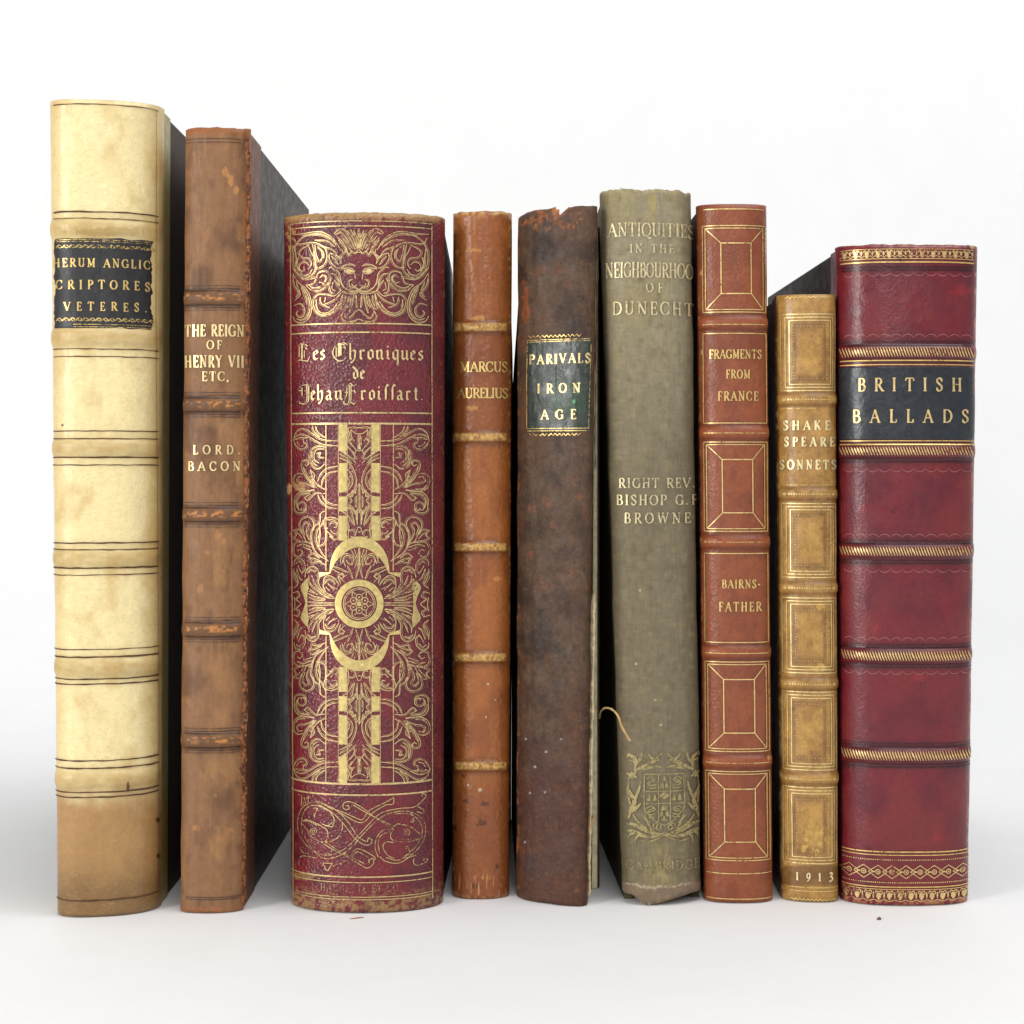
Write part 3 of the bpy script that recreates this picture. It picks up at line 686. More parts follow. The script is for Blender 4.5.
mid = [
 [(95,0),(105,60),(150,80),(200,60),(215,10)], [(120,10),(140,50),(170,45)],
 [(290,450),(265,380),(255,300),(285,230),(280,160),(230,125),(170,150),(150,200),(165,260),(215,380)], [(270,400),(230,330),(215,260),(240,200),(210,180),(180,230),(200,310)],
 [(80,260),(120,300),(90,340),(150,370),(210,380)], [(80,260),(145,248),(185,310)], [(110,270),(150,310),(180,350)],
 [(290,450),(260,400),(170,375),(110,390),(90,440),(100,510),(140,525),(172,490),(150,450),(125,470)], [(120,420),(180,400),(270,430)], [(180,430),(270,465)],
 [(400,60),(360,90),(350,180),(300,220),(270,300),(280,400),(320,490),(440,575)], [(415,100),(375,200),(330,260),(318,350),(345,440),(430,570)], [(345,180),(355,300),(340,420),(400,380),(408,260),(388,180),(405,130)], [(350,280),(330,340)],
 [(230,530),(262,560),(270,592),(340,580),(420,620)], [(230,530),(280,490),(350,545)], [(250,535),(310,550),(370,580)],
 [(400,140),(470,125),(540,150),(572,220),(530,290),(562,330),(500,357),(450,315),(482,325),(430,280),(400,240),(432,235)], [(420,150),(480,150),(535,185)], [(450,200),(480,170),(530,190),(520,232),(490,225)], [(520,290),(490,290),(460,260)],
 [(200,740),(220,660),(280,625),(330,660),(345,730),(340,800),(380,870),(480,935)], [(240,720),(250,790),(330,880),(420,940),(500,955)], [(270,720),(320,830),(400,910),(490,940)], [(225,700),(260,655),(310,680)],
 [(90,620),(100,560),(150,545),(195,590),(202,660),(170,700),(130,620)], [(110,600),(140,570),(175,610)], [(90,650),(100,740),(130,810),(90,850)], [(120,650),(150,740),(180,770)], [(100,690),(140,800)],
 [(80,900),(130,880),(150,930),(110,960),(160,1010)], [(90,940),(100,1010)],
 [(560,590),(570,520),(630,495),(690,540),(682,610),(640,600),(620,560)], [(575,600),(600,530),(650,520),(670,560)], [(630,620),(665,680),(688,760)], [(585,560),(610,620)],
 [(470,620),(560,650),(640,690)], [(470,650),(560,700)], [(560,800),(538,730),(580,695),(602,730),(570,752)],
 [(670,460),(720,560),(712,630)], [(700,450),(730,540)], [(745,440),(745,640),(715,750)], [(735,600),(748,640)],
 [(385,830),(400,740),(460,725),(520,770),(545,820)], [(385,830),(420,900),(470,920)], [(400,810),(430,760),(480,770),(510,810)], [(430,800),(500,870)], [(410,840),(450,880)],
 [(230,905),(300,935),(405,960),(390,975),(300,972),(240,940)], [(225,990),(500,1000)], [(250,860),(330,920)], [(240,880),(290,900)],
 [(625,25),(670,60),(705,200)], [(640,5),(700,70),(715,100)], [(565,60),(620,90),(660,140),(700,210)], [(555,110),(610,150),(645,210),(640,300)],
 [(640,290),(650,260),(690,255),(715,290),(700,330),(660,320)], [(640,290),(640,350),(680,365),(700,395),(748,405)], [(715,290),(735,235),(750,228)], [(735,270),(750,280)], [(715,330),(748,345)], [(735,30),(730,200)], [(720,50),(725,150)],
]
TR(mid, 286, 505, .0977, w=.75, my=MY)
# straight thin uprights beside the bars
K.stroke([(326.2, 425), (326.4, 571)], .8, mx=MX, my=MY)
K.stroke([(338.5, 425), (338.7, 540)], .5, mx=MX, my=MY); K.stroke([(347.5, 425), (347.5, 530)], .5, mx=MX, my=MY)
# frame
for (p, q) in (((291.3, 222), (294.3, 903)), ((431.2, 226), (431.8, 898))):
    K.stroke([p, q], 1.05, exact=True)
for y, w in ((221, .9), (226, 1.2), (323.5, 1.4), (332.3, 1.4), (412.8, 1.5), (423.6, 1.9), (784, 2.0), (795, 1.6), (877, 1.4), (882.4, .9), (897, .8), (899.6, .8)):
    K.hline(292, 431.3, y, w)
# medallion rosette
K.ring(MX, MY, 15.9, .8); K.ring(MX, MY, 14.4, .6)
for k in range(6):
    a = R(60*k+30); K.ring(MX+6.6*math.cos(a), MY+6.6*math.sin(a), 3.1, .8, 14); K.dot(MX+6.6*math.cos(a), MY+6.6*math.sin(a), .8)
    a2 = R(60*k); K.stroke([(MX+10*math.cos(a2-.25), MY+10*math.sin(a2-.25)), (MX+14*math.cos(a2), MY+14*math.sin(a2)), (MX+10*math.cos(a2+.25), MY+10*math.sin(a2+.25))], .7)
for k in range(16):
    a = R(22.5*k+11.25); 
    if abs(math.sin(a)) < .9: K.stroke([(MX+26*math.cos(a), MY+26*math.sin(a)), (MX+36*math.cos(a), MY+33*math.sin(a))], .6)
K.build('gilt_scrollwork', gilt('morocco scroll gilt', col=(.74, .54, .26), wear=.40, rough=.40))
K = Ink(b, .00022)
# solid gilt bars, crescents, ring
for (y0, y1) in ((424.5, 451), (463, 492.3), (496.6, 511.3), (515.8, 540.5)):
    K.stroke([(343.1, y0), (343.1, y1)], 7.8, mx=MX, my=MY)
K.stroke([(343.5, 449), (346, 454)], 2.4, mx=MX, my=MY)
q = .0977
K.stroke([(286+p[0]*q, 505+p[1]*q, p[2]*q) for p in ((452,700,8),(472,620,36),(505,540,66),(555,468,92),(625,412,108),(700,382,110),(752,378,112))], smooth=True, mx=MX, my=MY)
K.stroke([(286+345*q, 505+718*q, 4.6), (286+450*q, 505+697*q, 1.6)], mx=MX, my=MY)
K2 = Ink(b, .00021)
K2.stroke([(286+p[0]*q, 505+p[1]*q, p[2]*q) for p in ((226,760,6),(210,800,44),(198,850,84),(196,890,66),(204,940,40),(212,1010,22))], smooth=True, mx=MX, my=MY)
K2.build('gilt_side_petal', gilt('tarnished gilt', col=(.62, .48, .20), wear=.38, rough=.45, metal=.7))
K.ring(MX, MY, 21.0, 6.6, 40)
K.ring(MX, MY, 1.3, 2.6, 10)
K.build('gilt_bars_and_medallion', gilt('solid matte gilt', col=(.78, .60, .24), wear=-.15, rough=.33, metal=.9))
# beasts panel
K = Ink(b, .00026)
beast = [
 [(300,190),(230,145),(160,145),(105,180),(80,250),(85,330),(120,400),(190,460),(270,480),(350,455),(400,420),(450,370),(560,250),(620,205),(720,182),(820,170),(880,120),(893,95),(870,83),(865,105)],
 [(300,208),(210,165),(140,175),(105,250),(108,330),(140,395),(200,470),(260,502),(350,480),(430,420),(480,360),(590,250),(680,208),(780,200),(860,240),(890,310),(870,400),(800,480),(720,530),(640,520),(600,490)],
 [(640,495),(720,512),(790,462),(845,400),(870,320),(840,250),(780,215),(700,215)],
 [(200,150),(300,210),(370,280),(440,370),(500,412),(540,410),(552,382),(528,368),(520,395)], [(220,148),(320,190),(400,270),(460,360),(512,392)],
 [(330,190),(470,250),(490,252)], [(490,252),(540,190),(640,140),(690,110),(684,152),(640,157)], [(340,205),(480,272),(560,205),(640,157)],
 [(385,190),(368,178),(370,150),(410,138),(480,170),(560,230),(650,290),(690,312)], [(385,190),(407,183),(400,160),(385,165)], [(430,158),(540,222),(690,296)],
 [(690,296),(720,280),(800,302),(860,350),(872,366),(820,386),(740,396),(680,382),(668,350),(690,312)], [(740,380),(800,378),(850,372)], [(690,400),(640,395),(620,430),(650,480),(690,500)],
 [(690,312),(620,322),(580,370),(570,430),(590,492)], [(665,330),(612,350),(590,400),(600,470)],
 [(770,440),(760,420),(780,430),(790,470),(758,482),(820,462),(872,392)], [(760,500),(830,480)], [(820,500),(812,520),(832,545),(890,525),(905,505),(880,500),(878,515)], [(840,170),(880,190),(870,210),(830,200)], [(800,270),(820,230),(790,210)], [(790,262),(805,272),(820,255)],
 [(100,270),(140,252),(210,285),(230,292)], [(100,270),(150,330),(180,372),(240,396),(268,370),(265,320),(230,296)], [(120,262),(150,262),(200,290)],
 [(250,290),(300,300),(310,250),(280,200),(240,180)], [(230,280),(270,290),(300,270)], [(362,270),(360,320),(330,370),(280,395),(260,390)], [(180,180),(208,180),(192,205),(186,240),(180,215)],
 [(230,398),(300,442),(380,482),(460,530),(520,562),(560,532),(556,500),(530,508),(532,530)], [(250,392),(320,440),(400,482),(500,532)], [(410,490),(460,438),(560,486),(570,512)], [(420,502),(457,458),(530,496)],
 [(240,530),(300,532),(270,580),(255,565),(240,530)], [(300,552),(400,512)], [(90,545),(88,520),(110,485),(200,498)], [(95,430),(112,462),(150,470)], [(160,400),(170,385),(150,378),(145,400),(170,440)],
 [(80,100),(90,88),(105,110),(102,165)], [(112,150),(150,98),(142,165)], [(120,110),(130,150)],
]
for st in beast: K.stroke([(286+p[0]*.15625, 780+p[1]*.15625) for p in st], .85, smooth=len(st) > 2, exact=True, step=.8)
for (x, y) in ((180, 328), (770, 333)):
    for r in (3.0, 1.2): K.ring(286+x*.15625, 780+y*.15625, r, .8, 14, exact=True)
K.build('gilt_beast_panel', gilt('rubbed beast gilt', col=(.66, .48, .22), wear=.6, rough=.42))
# gothic title
NIB = R(40)
def nib(T):
    ang = np.arctan2(-T[:, 1], T[:, 0]); return .22+.78*np.abs(np.sin(ang-NIB))
mn = lambda x: [(x+.02,.84),(x+.15,.97),(x+.15,.14),(x+.3,.0)]
BL = {'i': [mn(0), [(.12,1.38),(.2,1.3)]], 'n': [mn(0), [(.16,.8),(.44,1.0),(.52,.85),(.52,.12),(.66,0)]], 'u': [mn(0), [(.5,1.0),(.5,.12),(.62,0)], [(.2,.05),(.5,.25)]],
 'r': [mn(0), [(.16,.78),(.4,1.0),(.52,.82)]], 'o': [[(.12,.8),(.12,.2),(.34,0),(.56,.2),(.56,.8),(.34,1),(.12,.8)]],
 'e': [[(.56,.18),(.34,0),(.12,.2),(.12,.8),(.36,1),(.54,.74),(.16,.5)]], 's': [[(.5,.85),(.34,1),(.12,.8),(.18,.62),(.46,.42),(.5,.2),(.3,0),(.06,.14)]],
 'a': [[(.12,.85),(.32,1),(.5,.8),(.5,.14),(.64,0)], [(.5,.56),(.18,.42),(.12,.16),(.26,0),(.5,.2)]], 'h': [[(.06,1.58),(.16,1.7),(.16,.1),(.26,0)], [(.16,.75),(.42,1),(.54,.8),(.5,.1),(.3,-.38),(.2,-.3)]],
 'd': [[(.0,1.5),(.5,.95),(.54,.2),(.32,0),(.12,.2),(.12,.75),(.34,.95),(.54,.8)]], 'q': [[(.5,.95),(.32,1),(.12,.8),(.12,.2),(.32,0),(.5,.2)], [(.52,1),(.52,-.5),(.42,-.42)]],
 't': [[(.24,1.35),(.24,.14),(.4,0),(.52,.1)], [(.02,1),(.46,1)]], 'f': [[(.1,-.05),(.24,.05),(.24,1.3),(.4,1.62),(.6,1.5)], [(.08,.95),(.24,1.0)]], '.': [[(.1,.0),(.18,.1)]],
 'L': [[(.36,1.72),(.36,.08)], [(-.1,-.2),(.12,.02),(.5,-.06),(.85,-.14),(1.0,.35)], [(.05,1.5),(.25,1.78),(.5,1.68)], [(.6,1.68),(.82,1.5),(.66,1.3),(.8,1.15)], [(.14,1.45),(.14,.35)], [(.56,1.0),(.56,.3)]],
 'C': [[(.95,1.5),(.5,1.65),(.1,1.1),(.08,.4),(.45,-.15),(.85,-.1),(1.1,.25)], [(.5,1.75),(.5,.3)], [(.64,1.7),(.64,.4)], [(.55,1.5),(.85,1.75),(1.15,1.55)], [(.75,1.2),(.95,1.35),(1.0,1.1)], [(.3,1.3),(.3,.2)]],
 'J': [[(.0,1.3),(.25,1.6),(.7,1.7)], [(.6,1.7),(.6,.1),(.4,-.45),(.05,-.3),(.1,-.1)], [(.74,1.6),(.72,.0),(.5,-.5)], [(.25,1.4),(.25,.4)], [(.0,1.05),(.3,1.05)]],
 'F': [[(.5,1.6),(.5,.0),(.3,-.55),(.0,-.4),(.05,-.15)], [(.66,1.6),(.64,-.1),(.4,-.65)], [(.2,1.4),(.6,1.75),(.85,1.5),(1.15,1.65)], [(.3,1.3),(.25,.4),(.1,.2)], [(.66,.85),(.95,1.0),(1.05,.7)], [(.66,-.3),(.95,-.5),(1.1,-.25)], [(.1,.8),(.4,.8)]]}
T3 = Ink(b, .00034)
def goth(s, xs, yb, xh):
    for c, (x0, x1) in zip(s, xs):
        wx = (x1-x0)*.1465; wd = {'i':.3,'L':1.0,'C':1.1,'J':.8,'F':1.15,'h':.6,'.':.3}.get(c, .62)
        for st in BL[c]:
            T3.stroke([(286+x0*.1465+p[0]*wx/wd, yb-p[1]*xh) for p in st], 2.1 if c not in 'LCJF' else (2.2 if abs(st[0][0]-st[-1][0]) < .12 and abs(st[0][1]-st[-1][1]) > 1.1 else 1.15), auto=nib, smooth=c in 'LCJF' and len(st) > 2, step=.7)
goth('LesChroniques', [(85,165),(187,225),(236,270),(318,415),(425,480),(500,540),(555,597),(610,660),(682,704),(722,768),(780,832),(845,882),(897,935)], 359.2, 9.4)
goth('de', [(457,495),(507,538)], 378.6, 8.0)
goth('JehanFroiffart.', [(92,165),(172,203),(210,256),(272,312),(332,383),(395,482),(510,547),(565,605),(622,644),(668,700),(713,745),(752,792),(815,848),(870,902),(918,930)], 399.6, 9.2)
T3.build('gilt_gothic_lettering', gilt('gothic title gilt', col=(.84, .64, .32), wear=.15, rough=.38))
T3 = Ink(b, .0003)
text(T3, 'L HACHETTE ET CO', 312, 398, 892, 7.2, .8, .85)
T3.build('rubbed_publisher_lettering', GOLD_VW)

# ===== 4: thin tan morocco
b = Book('tan_leather_book', 'thin tan leather book with five rubbed gold bands and the words Marcus Aurelius',
         452.3, 509.3, 453, 512, 900, 211, .009, 2.3, 0, depth=.13, vp=516, bands=(327, 437, 547, 657.5, 766), bh=.0011, bw=.0024, wob=.0002, seed=44,
         top=lambda PX, A: 2.5*(fbm(PX*.15, PX*0, 3, 3)-.45), bot=lambda PX, A: -1*fbm(PX*.3, PX*0, 8, 2))
B4 = srgb(178, 104, 46); B4d = srgb(148, 80, 38)
def paint(PX, PY, A, Z):
    t = fbm(PX*.06, PY*.03, 43, 4); c = mixc(B4, B4d, sst(.4, .7, t)*.7)
    c = mixc(c, srgb(134, 70, 38), .55*(sst(330, 350, PY)*(1-sst(425, 440, PY))+sst(770, 800, PY)))
    e = fbm(PX*.3, PY*.3, 46, 4)
    c = mixc(c, srgb(206, 160, 90), sst(.42, .5, e)*(1-sst(212, 219, PY)))
    c = mixc(c, srgb(206, 150, 80), .8*sst(.52, .6, e)*sst(893, 898, PY))
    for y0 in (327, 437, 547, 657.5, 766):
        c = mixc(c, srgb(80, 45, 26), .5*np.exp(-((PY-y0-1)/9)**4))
        m = np.exp(-((PY-y0)/3.9)**8)*(1-sst(24.5, 27, np.abs(PX-480.5)))
        c = mixc(c, srgb(224, 176, 96), m*(.55+.45*sst(.4, .55, fbm(PX*.5, PY*.4, int(y0), 3)))); c = mixc(c, srgb(140, 74, 34), m*.7*sst(.56, .62, fbm(PX*.4, PY*.6, int(y0)+4, 3)))
    for (x, y, rx, ry) in ((471, 408, 6, 2.5), (497, 579, 5, 2.5), (478, 318, 10, 2.2), (473, 250, 9, 2.5), (457, 252, 2, 4)):
        c = mixc(c, srgb(214, 150, 74), .75*spot(PX, PY, x, y, rx, ry, 6, .6))
    for (x, y, rx, ry) in ((466, 801, 3, 2), (484, 804, 4, 3), (481, 823, 5, 4), (476, 886, 4, 3), (497, 866, 2.5, 3), (455, 828, 2, 4), (463, 776, 2, 2)):
        c = mixc(c, srgb(62, 34, 24), .65*spot(PX, PY, x, y, rx, ry, 16, .7))
    for (x, y, r) in ((488, 684, 1.2), (486, 717, 1.1), (480, 790, 2), (468, 785, 1.2), (495, 700, .8)): c = mixc(c, srgb(220, 205, 180), .8*spot(PX, PY, x, y, r, r, 2, .2))
    # cracked pale creases at the tail
    cr = vn(PX*.9, PY*.13, 71); c = mixc(c, srgb(214, 150, 90), .8*sst(.74, .84, cr)*sst(866, 882, PY))
    cr = 1-np.abs(fbm(PX*.16+PY*.05, PY*.12, 72, 3)-.5)*26; c = mixc(c, srgb(198, 124, 62), .22*np.clip(cr, 0, 1)*sst(440, 470, PY)*(1-sst(650, 660, PY)))
    el = 1-sst(.5, 3.2, np.minimum(PX-452.8, 510.5-PX)); c = mixc(c, srgb(210, 160, 100), .8*el*sst(.6, .66, fbm(PX*.4, PY*.22, 74, 3)))
    return c
L4 = leather('grained tan morocco', rough=.33, spec=.5, grain=620, gdist=.00013, var=.12)
b.make_spine(L4, paint, L4)
b.boards(leather('brown calf board', base=(.06, .022, .010), rough=.5, spec=.25), th=.0022, shr=lambda t: .009*(1-1.2*float(sst(.78, 1.0, t))))
ink = Ink(b, .00036)
text(ink, 'MARCUS', 461, 506.5, 371.5, 9.6, 1.1); text(ink, 'AURELIUS', 458, 507, 397.8, 9.6, 1.1)
ink.build('gilt_lettering', gilt('slightly rubbed gilt', wear=.2, lf=.2))

# ===== 5: dark worn calf, broken
def top5(PX, A):
    d = 3*(fbm(PX*.1, PX*0, 13, 3)-.5)
    return d + 1.5*sst(540, 562, PX) - 4.5*(1-sst(517, 530, PX))
b = Book('worn_dark_calf_book', 'dark brown worn calf book with torn head, split joint and green label reading Iron Age',
         516.3, 587.3, 518, 597, 905, 208, .010, 3.0, -.5, depth=.135, vp=500, wob=.0005, seed=55, bh=0, top=top5, bot=lambda PX, A: -1.5*fbm(PX*.25, PX*0, 8, 2))
B5 = srgb(96, 72, 54); B5d = srgb(62, 45, 35); B5o = srgb(150, 84, 44)
def paint(PX, PY, A, Z):
    t = fbm(PX*.05, PY*.04, 53, 5); c = mixc(B5, B5d, sst(.35, .8, t)); c = mixc(c, srgb(104, 66, 42), .35*sst(.4, .7, fbm(PX*.03+3, PY*.02, 154, 4)))
    c = mixc(c, srgb(92, 54, 42), .7*sst(690, 800, PY+60*(t-.5)))
    o = fbm(PX*.07, PY*.07, 57, 5)
    xr = 598-(PY-205)*.0145
    ero = sst(.62, .90, o+.18*(1-sst(0, 16, xr-PX))*sst(480, 560, PY)+.12*(1-sst(0, 12, PX-517)))
    c = mixc(c, B5o*.7, .42*ero)
    c = mixc(c, srgb(158, 92, 48), .95*sst(.45, .55, fbm(PX*.2, PY*.2, 58, 4))*spot(PX, PY, 552, 218, 26, 13, 5, .7))
    c = mixc(c, srgb(196, 120, 60), .9*spot(PX, PY, 556, 211, 5, 5, 5, .6))
    c = mixc(c, srgb(150, 80, 42), .85*spot(PX, PY, 526, 305, 4, 22, 6, .9))
    for (x, y, r) in ((547, 502, 4.5), (579, 497, 4), (532, 509, 5), (553, 525, 4), (531, 555, 4), (577, 890, 3)): c = mixc(c, srgb(138, 82, 52), .55*spot(PX, PY, x, y, r, r, 15, .5))
    c = mixc(c, srgb(58, 50, 52), .4*spot(PX, PY, 570, 554, 13, 8, 25, .8)); c = mixc(c, srgb(56, 50, 54), .4*spot(PX, PY, 531, 868, 9, 16, 27, .9))
    for (x, y) in ((526, 739), (561, 739), (546, 752), (535, 767), (525, 842), (530, 793), (545, 792)): c = mixc(c, srgb(190, 190, 200), .7*spot(PX, PY, x, y, 1.5, 1.2, 4, .3))
    c = mixc(c, srgb(48, 34, 30), .35*sst(.60, .80, fbm(PX*.12, PY*.12, 62, 4)))
    c = mixc(c, srgb(124, 100, 80), .3*sst(.64, .74, fbm(PX*.5, PY*.5, 63, 4)))
    el = 1-sst(.5, 4, PX-516.8); c = mixc(c, srgb(170, 106, 60), .8*el*sst(.58, .66, fbm(PX*.3, PY*.15, 64, 3)))
    return c
def cut5(px, py):
    w = np.clip((219-py)/15, 0, 1)*7.5*(1+.3*(vn(py*.6, py*0, 3)-.5)); n = (px > 555.0+(py-205)*.45+1.5*(vn(py*.5, py*0, 2)-.5))&(px < 560.0+(217-py)*.95)&(py < 218)
    return n
L5 = leather('worn dark calf', rough=.56, spec=.32, grain=700, gdist=.00008, var=.28, crease=.0001)
b.make_spine(L5, paint, cut=cut5)
b.boards(leather('dark calf board', base=(.05, .022, .015), rough=.5, var=.4), th=.0026, right=False, shl=lambda t: -.0174*(1-1.35*float(sst(.74, 1.0, t))))
# detached right-hand board: raw pasteboard edge and dark red-brown leather
Y0 = .012
rx = lambda px0, px1: (lambda z, a=at_depth(px0, 880, b.Yj+Y0)[0]-b.x0, c=at_depth(px1, 300, b.Yj+Y0)[0]-b.x0, zz=at_depth(px1, 300, b.Yj+Y0)[1]: a+(c-a)*z/zz)
s5 = b.s; b.s = 0
raw = plain('raw greenish pasteboard', tuple(srgb(232, 220, 182)), .9, .3, 260, .0004)
b.slab('pasteboard_core', raw, rx(591.5, 594), rx(597.5, 597.5), Y0, b.depth, .0002, b.h-.0035, .0005)
b.slab('board', leather('red brown leather board', base=(.085, .030, .016), rough=.5, var=.5, fleck=tuple(srgb(150, 90, 50)), fleck_thr=.64, crease=.0004), rx(597.6, 597.6), rx(599.8, 599.6), Y0+.0015, b.depth+.001, .0002, b.h-.003, .0004)
b.s = s5
# torn paper lining slivers in the split joint
def sliver(name, pxa, pxb, ya, yb, dy, seed, wmin, wmax, mat, book=b, thick=.0006):
    ys = np.arange(ya, yb, 1.4); n = len(ys); cx = pxa+(pxb-pxa)*(ys-ya)/(yb-ya)+1.6*(fbm(ys*.08, ys*0, seed, 4)-.5)
    w = (wmin+(wmax-wmin)*fbm(ys*.09, ys*0, seed+2, 4))*np.minimum(1, np.minimum(ys-ya+1, yb-ys+1)/8)
    V = []
    for i in range(n):
        for (dx, dd) in ((-.5, 0), (.0, -.0004*(1+2*vn(ys[i]*.3, 0, seed))), (.5, 0), (.5, thick), (-.5, thick)):
            x, z = at_depth(cx[i]+dx*w[i], ys[i], book.Yj+dy); V.append((x-book.x0, dy+float(dd), max(z, .0003)))
    Fq = []
    for i in range(n-1):
        for j in range(5): Fq.append((i*5+j, i*5+(j+1) % 5, (i+1)*5+(j+1) % 5, (i+1)*5+j))
    Fq += [tuple(range(5)), tuple(range((n-1)*5, n*5))]
    return mesh_obj(name, V, Fq, mat, book.root, smooth=False)
PALE = plain('torn pale paper', tuple(srgb(214, 196, 156)), .9, .25, 500, .0003)
sliver('torn_paper_lining', 593.4, 589.8, 590, 840, -.0070, 5, 2.2, 6.0, PALE)
sliver('torn_paper_lining', 590.6, 588.6, 775, 900, -.0072, 9, 2.0, 5.5, PALE)
sliver('torn_leather_lip', 592.5, 588, 815, 842, -.0068, 15, 1.5, 4.5, plain('torn tan leather', tuple(srgb(196, 140, 84)), .8, .3))
sliver('torn_paper_lining', 598, 594.8, 225, 470, -.0055, 21, .3, 2.0, plain('dirty paper', tuple(srgb(150, 132, 92)), .9, .4, 300, .0003))
LABG = leather('green title leather', rough=.35, spec=.5, grain=900, gdist=.00005, var=.4, fleck=(.09, .10, .07), fleck_thr=.64)
def pl(X, Y):
    c = mixc(np.array(srgb(52, 60, 52)), np.array(srgb(34, 66, 40)), spot(X, Y, 566, 398, 22, 20, 4, .5))
    c = mixc(c, srgb(72, 76, 72), .4*sst(.5, .7, fbm(X*.2, Y*.2, 5, 3))); return mixc(c, srgb(90, 190, 120), .9*spot(X, Y, 574, 402, 1.6, 1.8, 4, .2))
lb = b.label('title_label', 527.5, 591.5, 339, 432, LABG, pl, off=.0003, rag=1.2)
ink = Ink(b, .0004)
text(ink, 'PARIVALS', 530, 589, 363.3, 9.2, 1.15, .9, mist=1); text(ink, 'IRON', 537.5, 580, 392.5, 9, 1.2, mist=1); text(ink, 'AGE', 541, 576, 419, 9.2, 1.1)
ink.build('gilt_lettering', gilt('title gilt', wear=.2, col=(.86, .64, .30)), lb)
ink = Ink(b, .0004)
for y in (339.5, 341.3, 428.3, 430.8): ink.hline(528, 589, y, .8)
for k in range(12):
    x = 530+k*4.2
    ink.stroke([(x, 334.8), (x+2.1, 337.2), (x+4.2, 334.8)], .8, smooth=True); ink.stroke([(x, 433.4), (x+2.1, 435.6), (x+4.2, 433.4)], .9, smooth=True)
ink.stroke([(528.3, 341), (527.5, 428)], .8); ink.stroke([(590, 345), (588, 428)], .7)
ink.build('gilt_tooling', GOLD_W, lb)
# loose thread hanging out of the split
pts = catmull([(599.5, 718, .004), (600.5, 712, -.002), (605, 708, -.008), (612, 709.5, -.016), (618, 716, -.020), (622, 727, -.021), (630, 741, -.021)], 10)
V = []; n = len(pts); rr = .00035
cen = []
for (px, py, dy) in pts:
    x, z = at_depth(px, py, b.Yj+dy); cen.append((x-b.x0, dy, z))
cen = np.array(cen); T = np.gradient(cen, axis=0); T /= np.linalg.norm(T, axis=1)[:, None]
for i in range(n):
    u = np.cross(T[i], (0, 1, 0)); u /= np.linalg.norm(u); w = np.cross(T[i], u)
    r_ = rr*(.8+.5*vn(i*.4, 0, 3))
    for k in range(6): V.append(cen[i]+(u*math.cos(k*math.pi/3)+w*math.sin(k*math.pi/3))*r_)
mesh_obj('loose_thread', V, [(i*6+k, i*6+(k+1) % 6, (i+1)*6+(k+1) % 6, (i+1)*6+k) for i in range(n-1) for k in range(6)], plain('frayed linen thread', tuple(srgb(184, 152, 104)), .9), b.root)

# ===== 6: faded green-grey cloth
b = Book('grey_green_cloth_book', 'tall leaning grey green cloth book with a faded gilt coat of arms near its foot',
         622, 701, 599.5, 691, 906, 189, .011, 2.6, .1, depth=.165, vp=520, wob=.0005, seed=66, bh=0,
         top=lambda PX, A: 4*(fbm(PX*.14, PX*0, 13, 3)-.55)-2.5*sst(.75, 1, np.abs(A)/90),
         bot=lambda PX, A: 12*np.clip(np.abs(PX-648)/44, 0, 1)*(PX > 648)+11*np.clip((648-PX)/16, 0, 1)-1)
B6 = srgb(164, 152, 124); B6d = srgb(126, 113, 90); B6y = srgb(170, 154, 98)
def paint(PX, PY, A, Z):
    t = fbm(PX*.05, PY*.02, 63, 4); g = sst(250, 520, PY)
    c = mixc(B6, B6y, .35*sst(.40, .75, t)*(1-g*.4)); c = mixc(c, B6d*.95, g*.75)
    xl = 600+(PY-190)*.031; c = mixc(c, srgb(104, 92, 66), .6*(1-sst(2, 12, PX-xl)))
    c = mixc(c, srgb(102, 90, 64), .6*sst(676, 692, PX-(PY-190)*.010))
    e = fbm(PX*.3, PY*.3, 66, 4)
    c = mixc(c, srgb(186, 170, 122), .8*(1-sst(190, 198, PY))*sst(.45, .55, e))
    c = mixc(c, srgb(178, 160, 104), .8*spot(PX, PY, 652, 204, 4, 14, 3, .8))
    cx = 660; w = 9+np.clip((PY-845)/50, 0, 1)*12
    st = (1-sst(.6, 1.15, np.abs(PX-cx)/w+.5*(fbm(PX*.15, PY*.12, 67, 3)-.5)))*sst(835, 850, PY)
    c = mixc(c, srgb(150, 136, 98), .7*st); c = mixc(c, srgb(176, 158, 110), .5*st*sst(.5, .6, fbm(PX*.4, PY*.1, 68, 3)))
    c = mixc(c, srgb(142, 120, 100), .95*sst(886, 889, PY+2*(vn(PX*.5, PY*0, 2)-.5)+np.abs(PX-655)*.03))
    c = mixc(c, srgb(206, 188, 158), .9*sst(.3, .55, fbm(PX*.5, PY*.5, 92, 3))*np.exp(-((PY-887.5-2.4*(fbm(PX*.22, PX*0, 91, 4)-.5)*2)/1.6)**2)*(1-sst(33, 36, np.abs(PX-660))))
    c = mixc(c, srgb(170, 156, 106), .25*sst(.62, .80, fbm(PX*.12, PY*.12, 69, 5)))
    c = mixc(c, srgb(96, 84, 62), .3*sst(.60, .80, fbm(PX*.10+9, PY*.10, 70, 5)))
    for (x, y) in ((636, 664), (660, 520), (661, 725), (598, 300), (655, 700), (640, 590)): c = mixc(c, srgb(214, 200, 140), .8*spot(PX, PY, x, y, 1.3, 1.3, 4, .3))
    return c
L6 = cloth('faded green grey cloth', rough=.75)
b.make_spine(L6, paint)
b.boards(cloth('green grey board cloth', base=tuple(srgb(96, 86, 62)), rough=.8), th=.0028, topd=.003, shl=lambda t: -.040*(1-t), shr=lambda t: 0.0)
ink = Ink(b, .00045)
text(ink, 'ANTIQUITIES', 608.5, 693, 236.2, 13, .7, .85)
text(ink, 'IN THE', 630, 674, 252.5, 8.2, .95)
text(ink, 'NEIGHBOURHOOD', 606.5, 700, 277.3, 14.6, .65, .62)
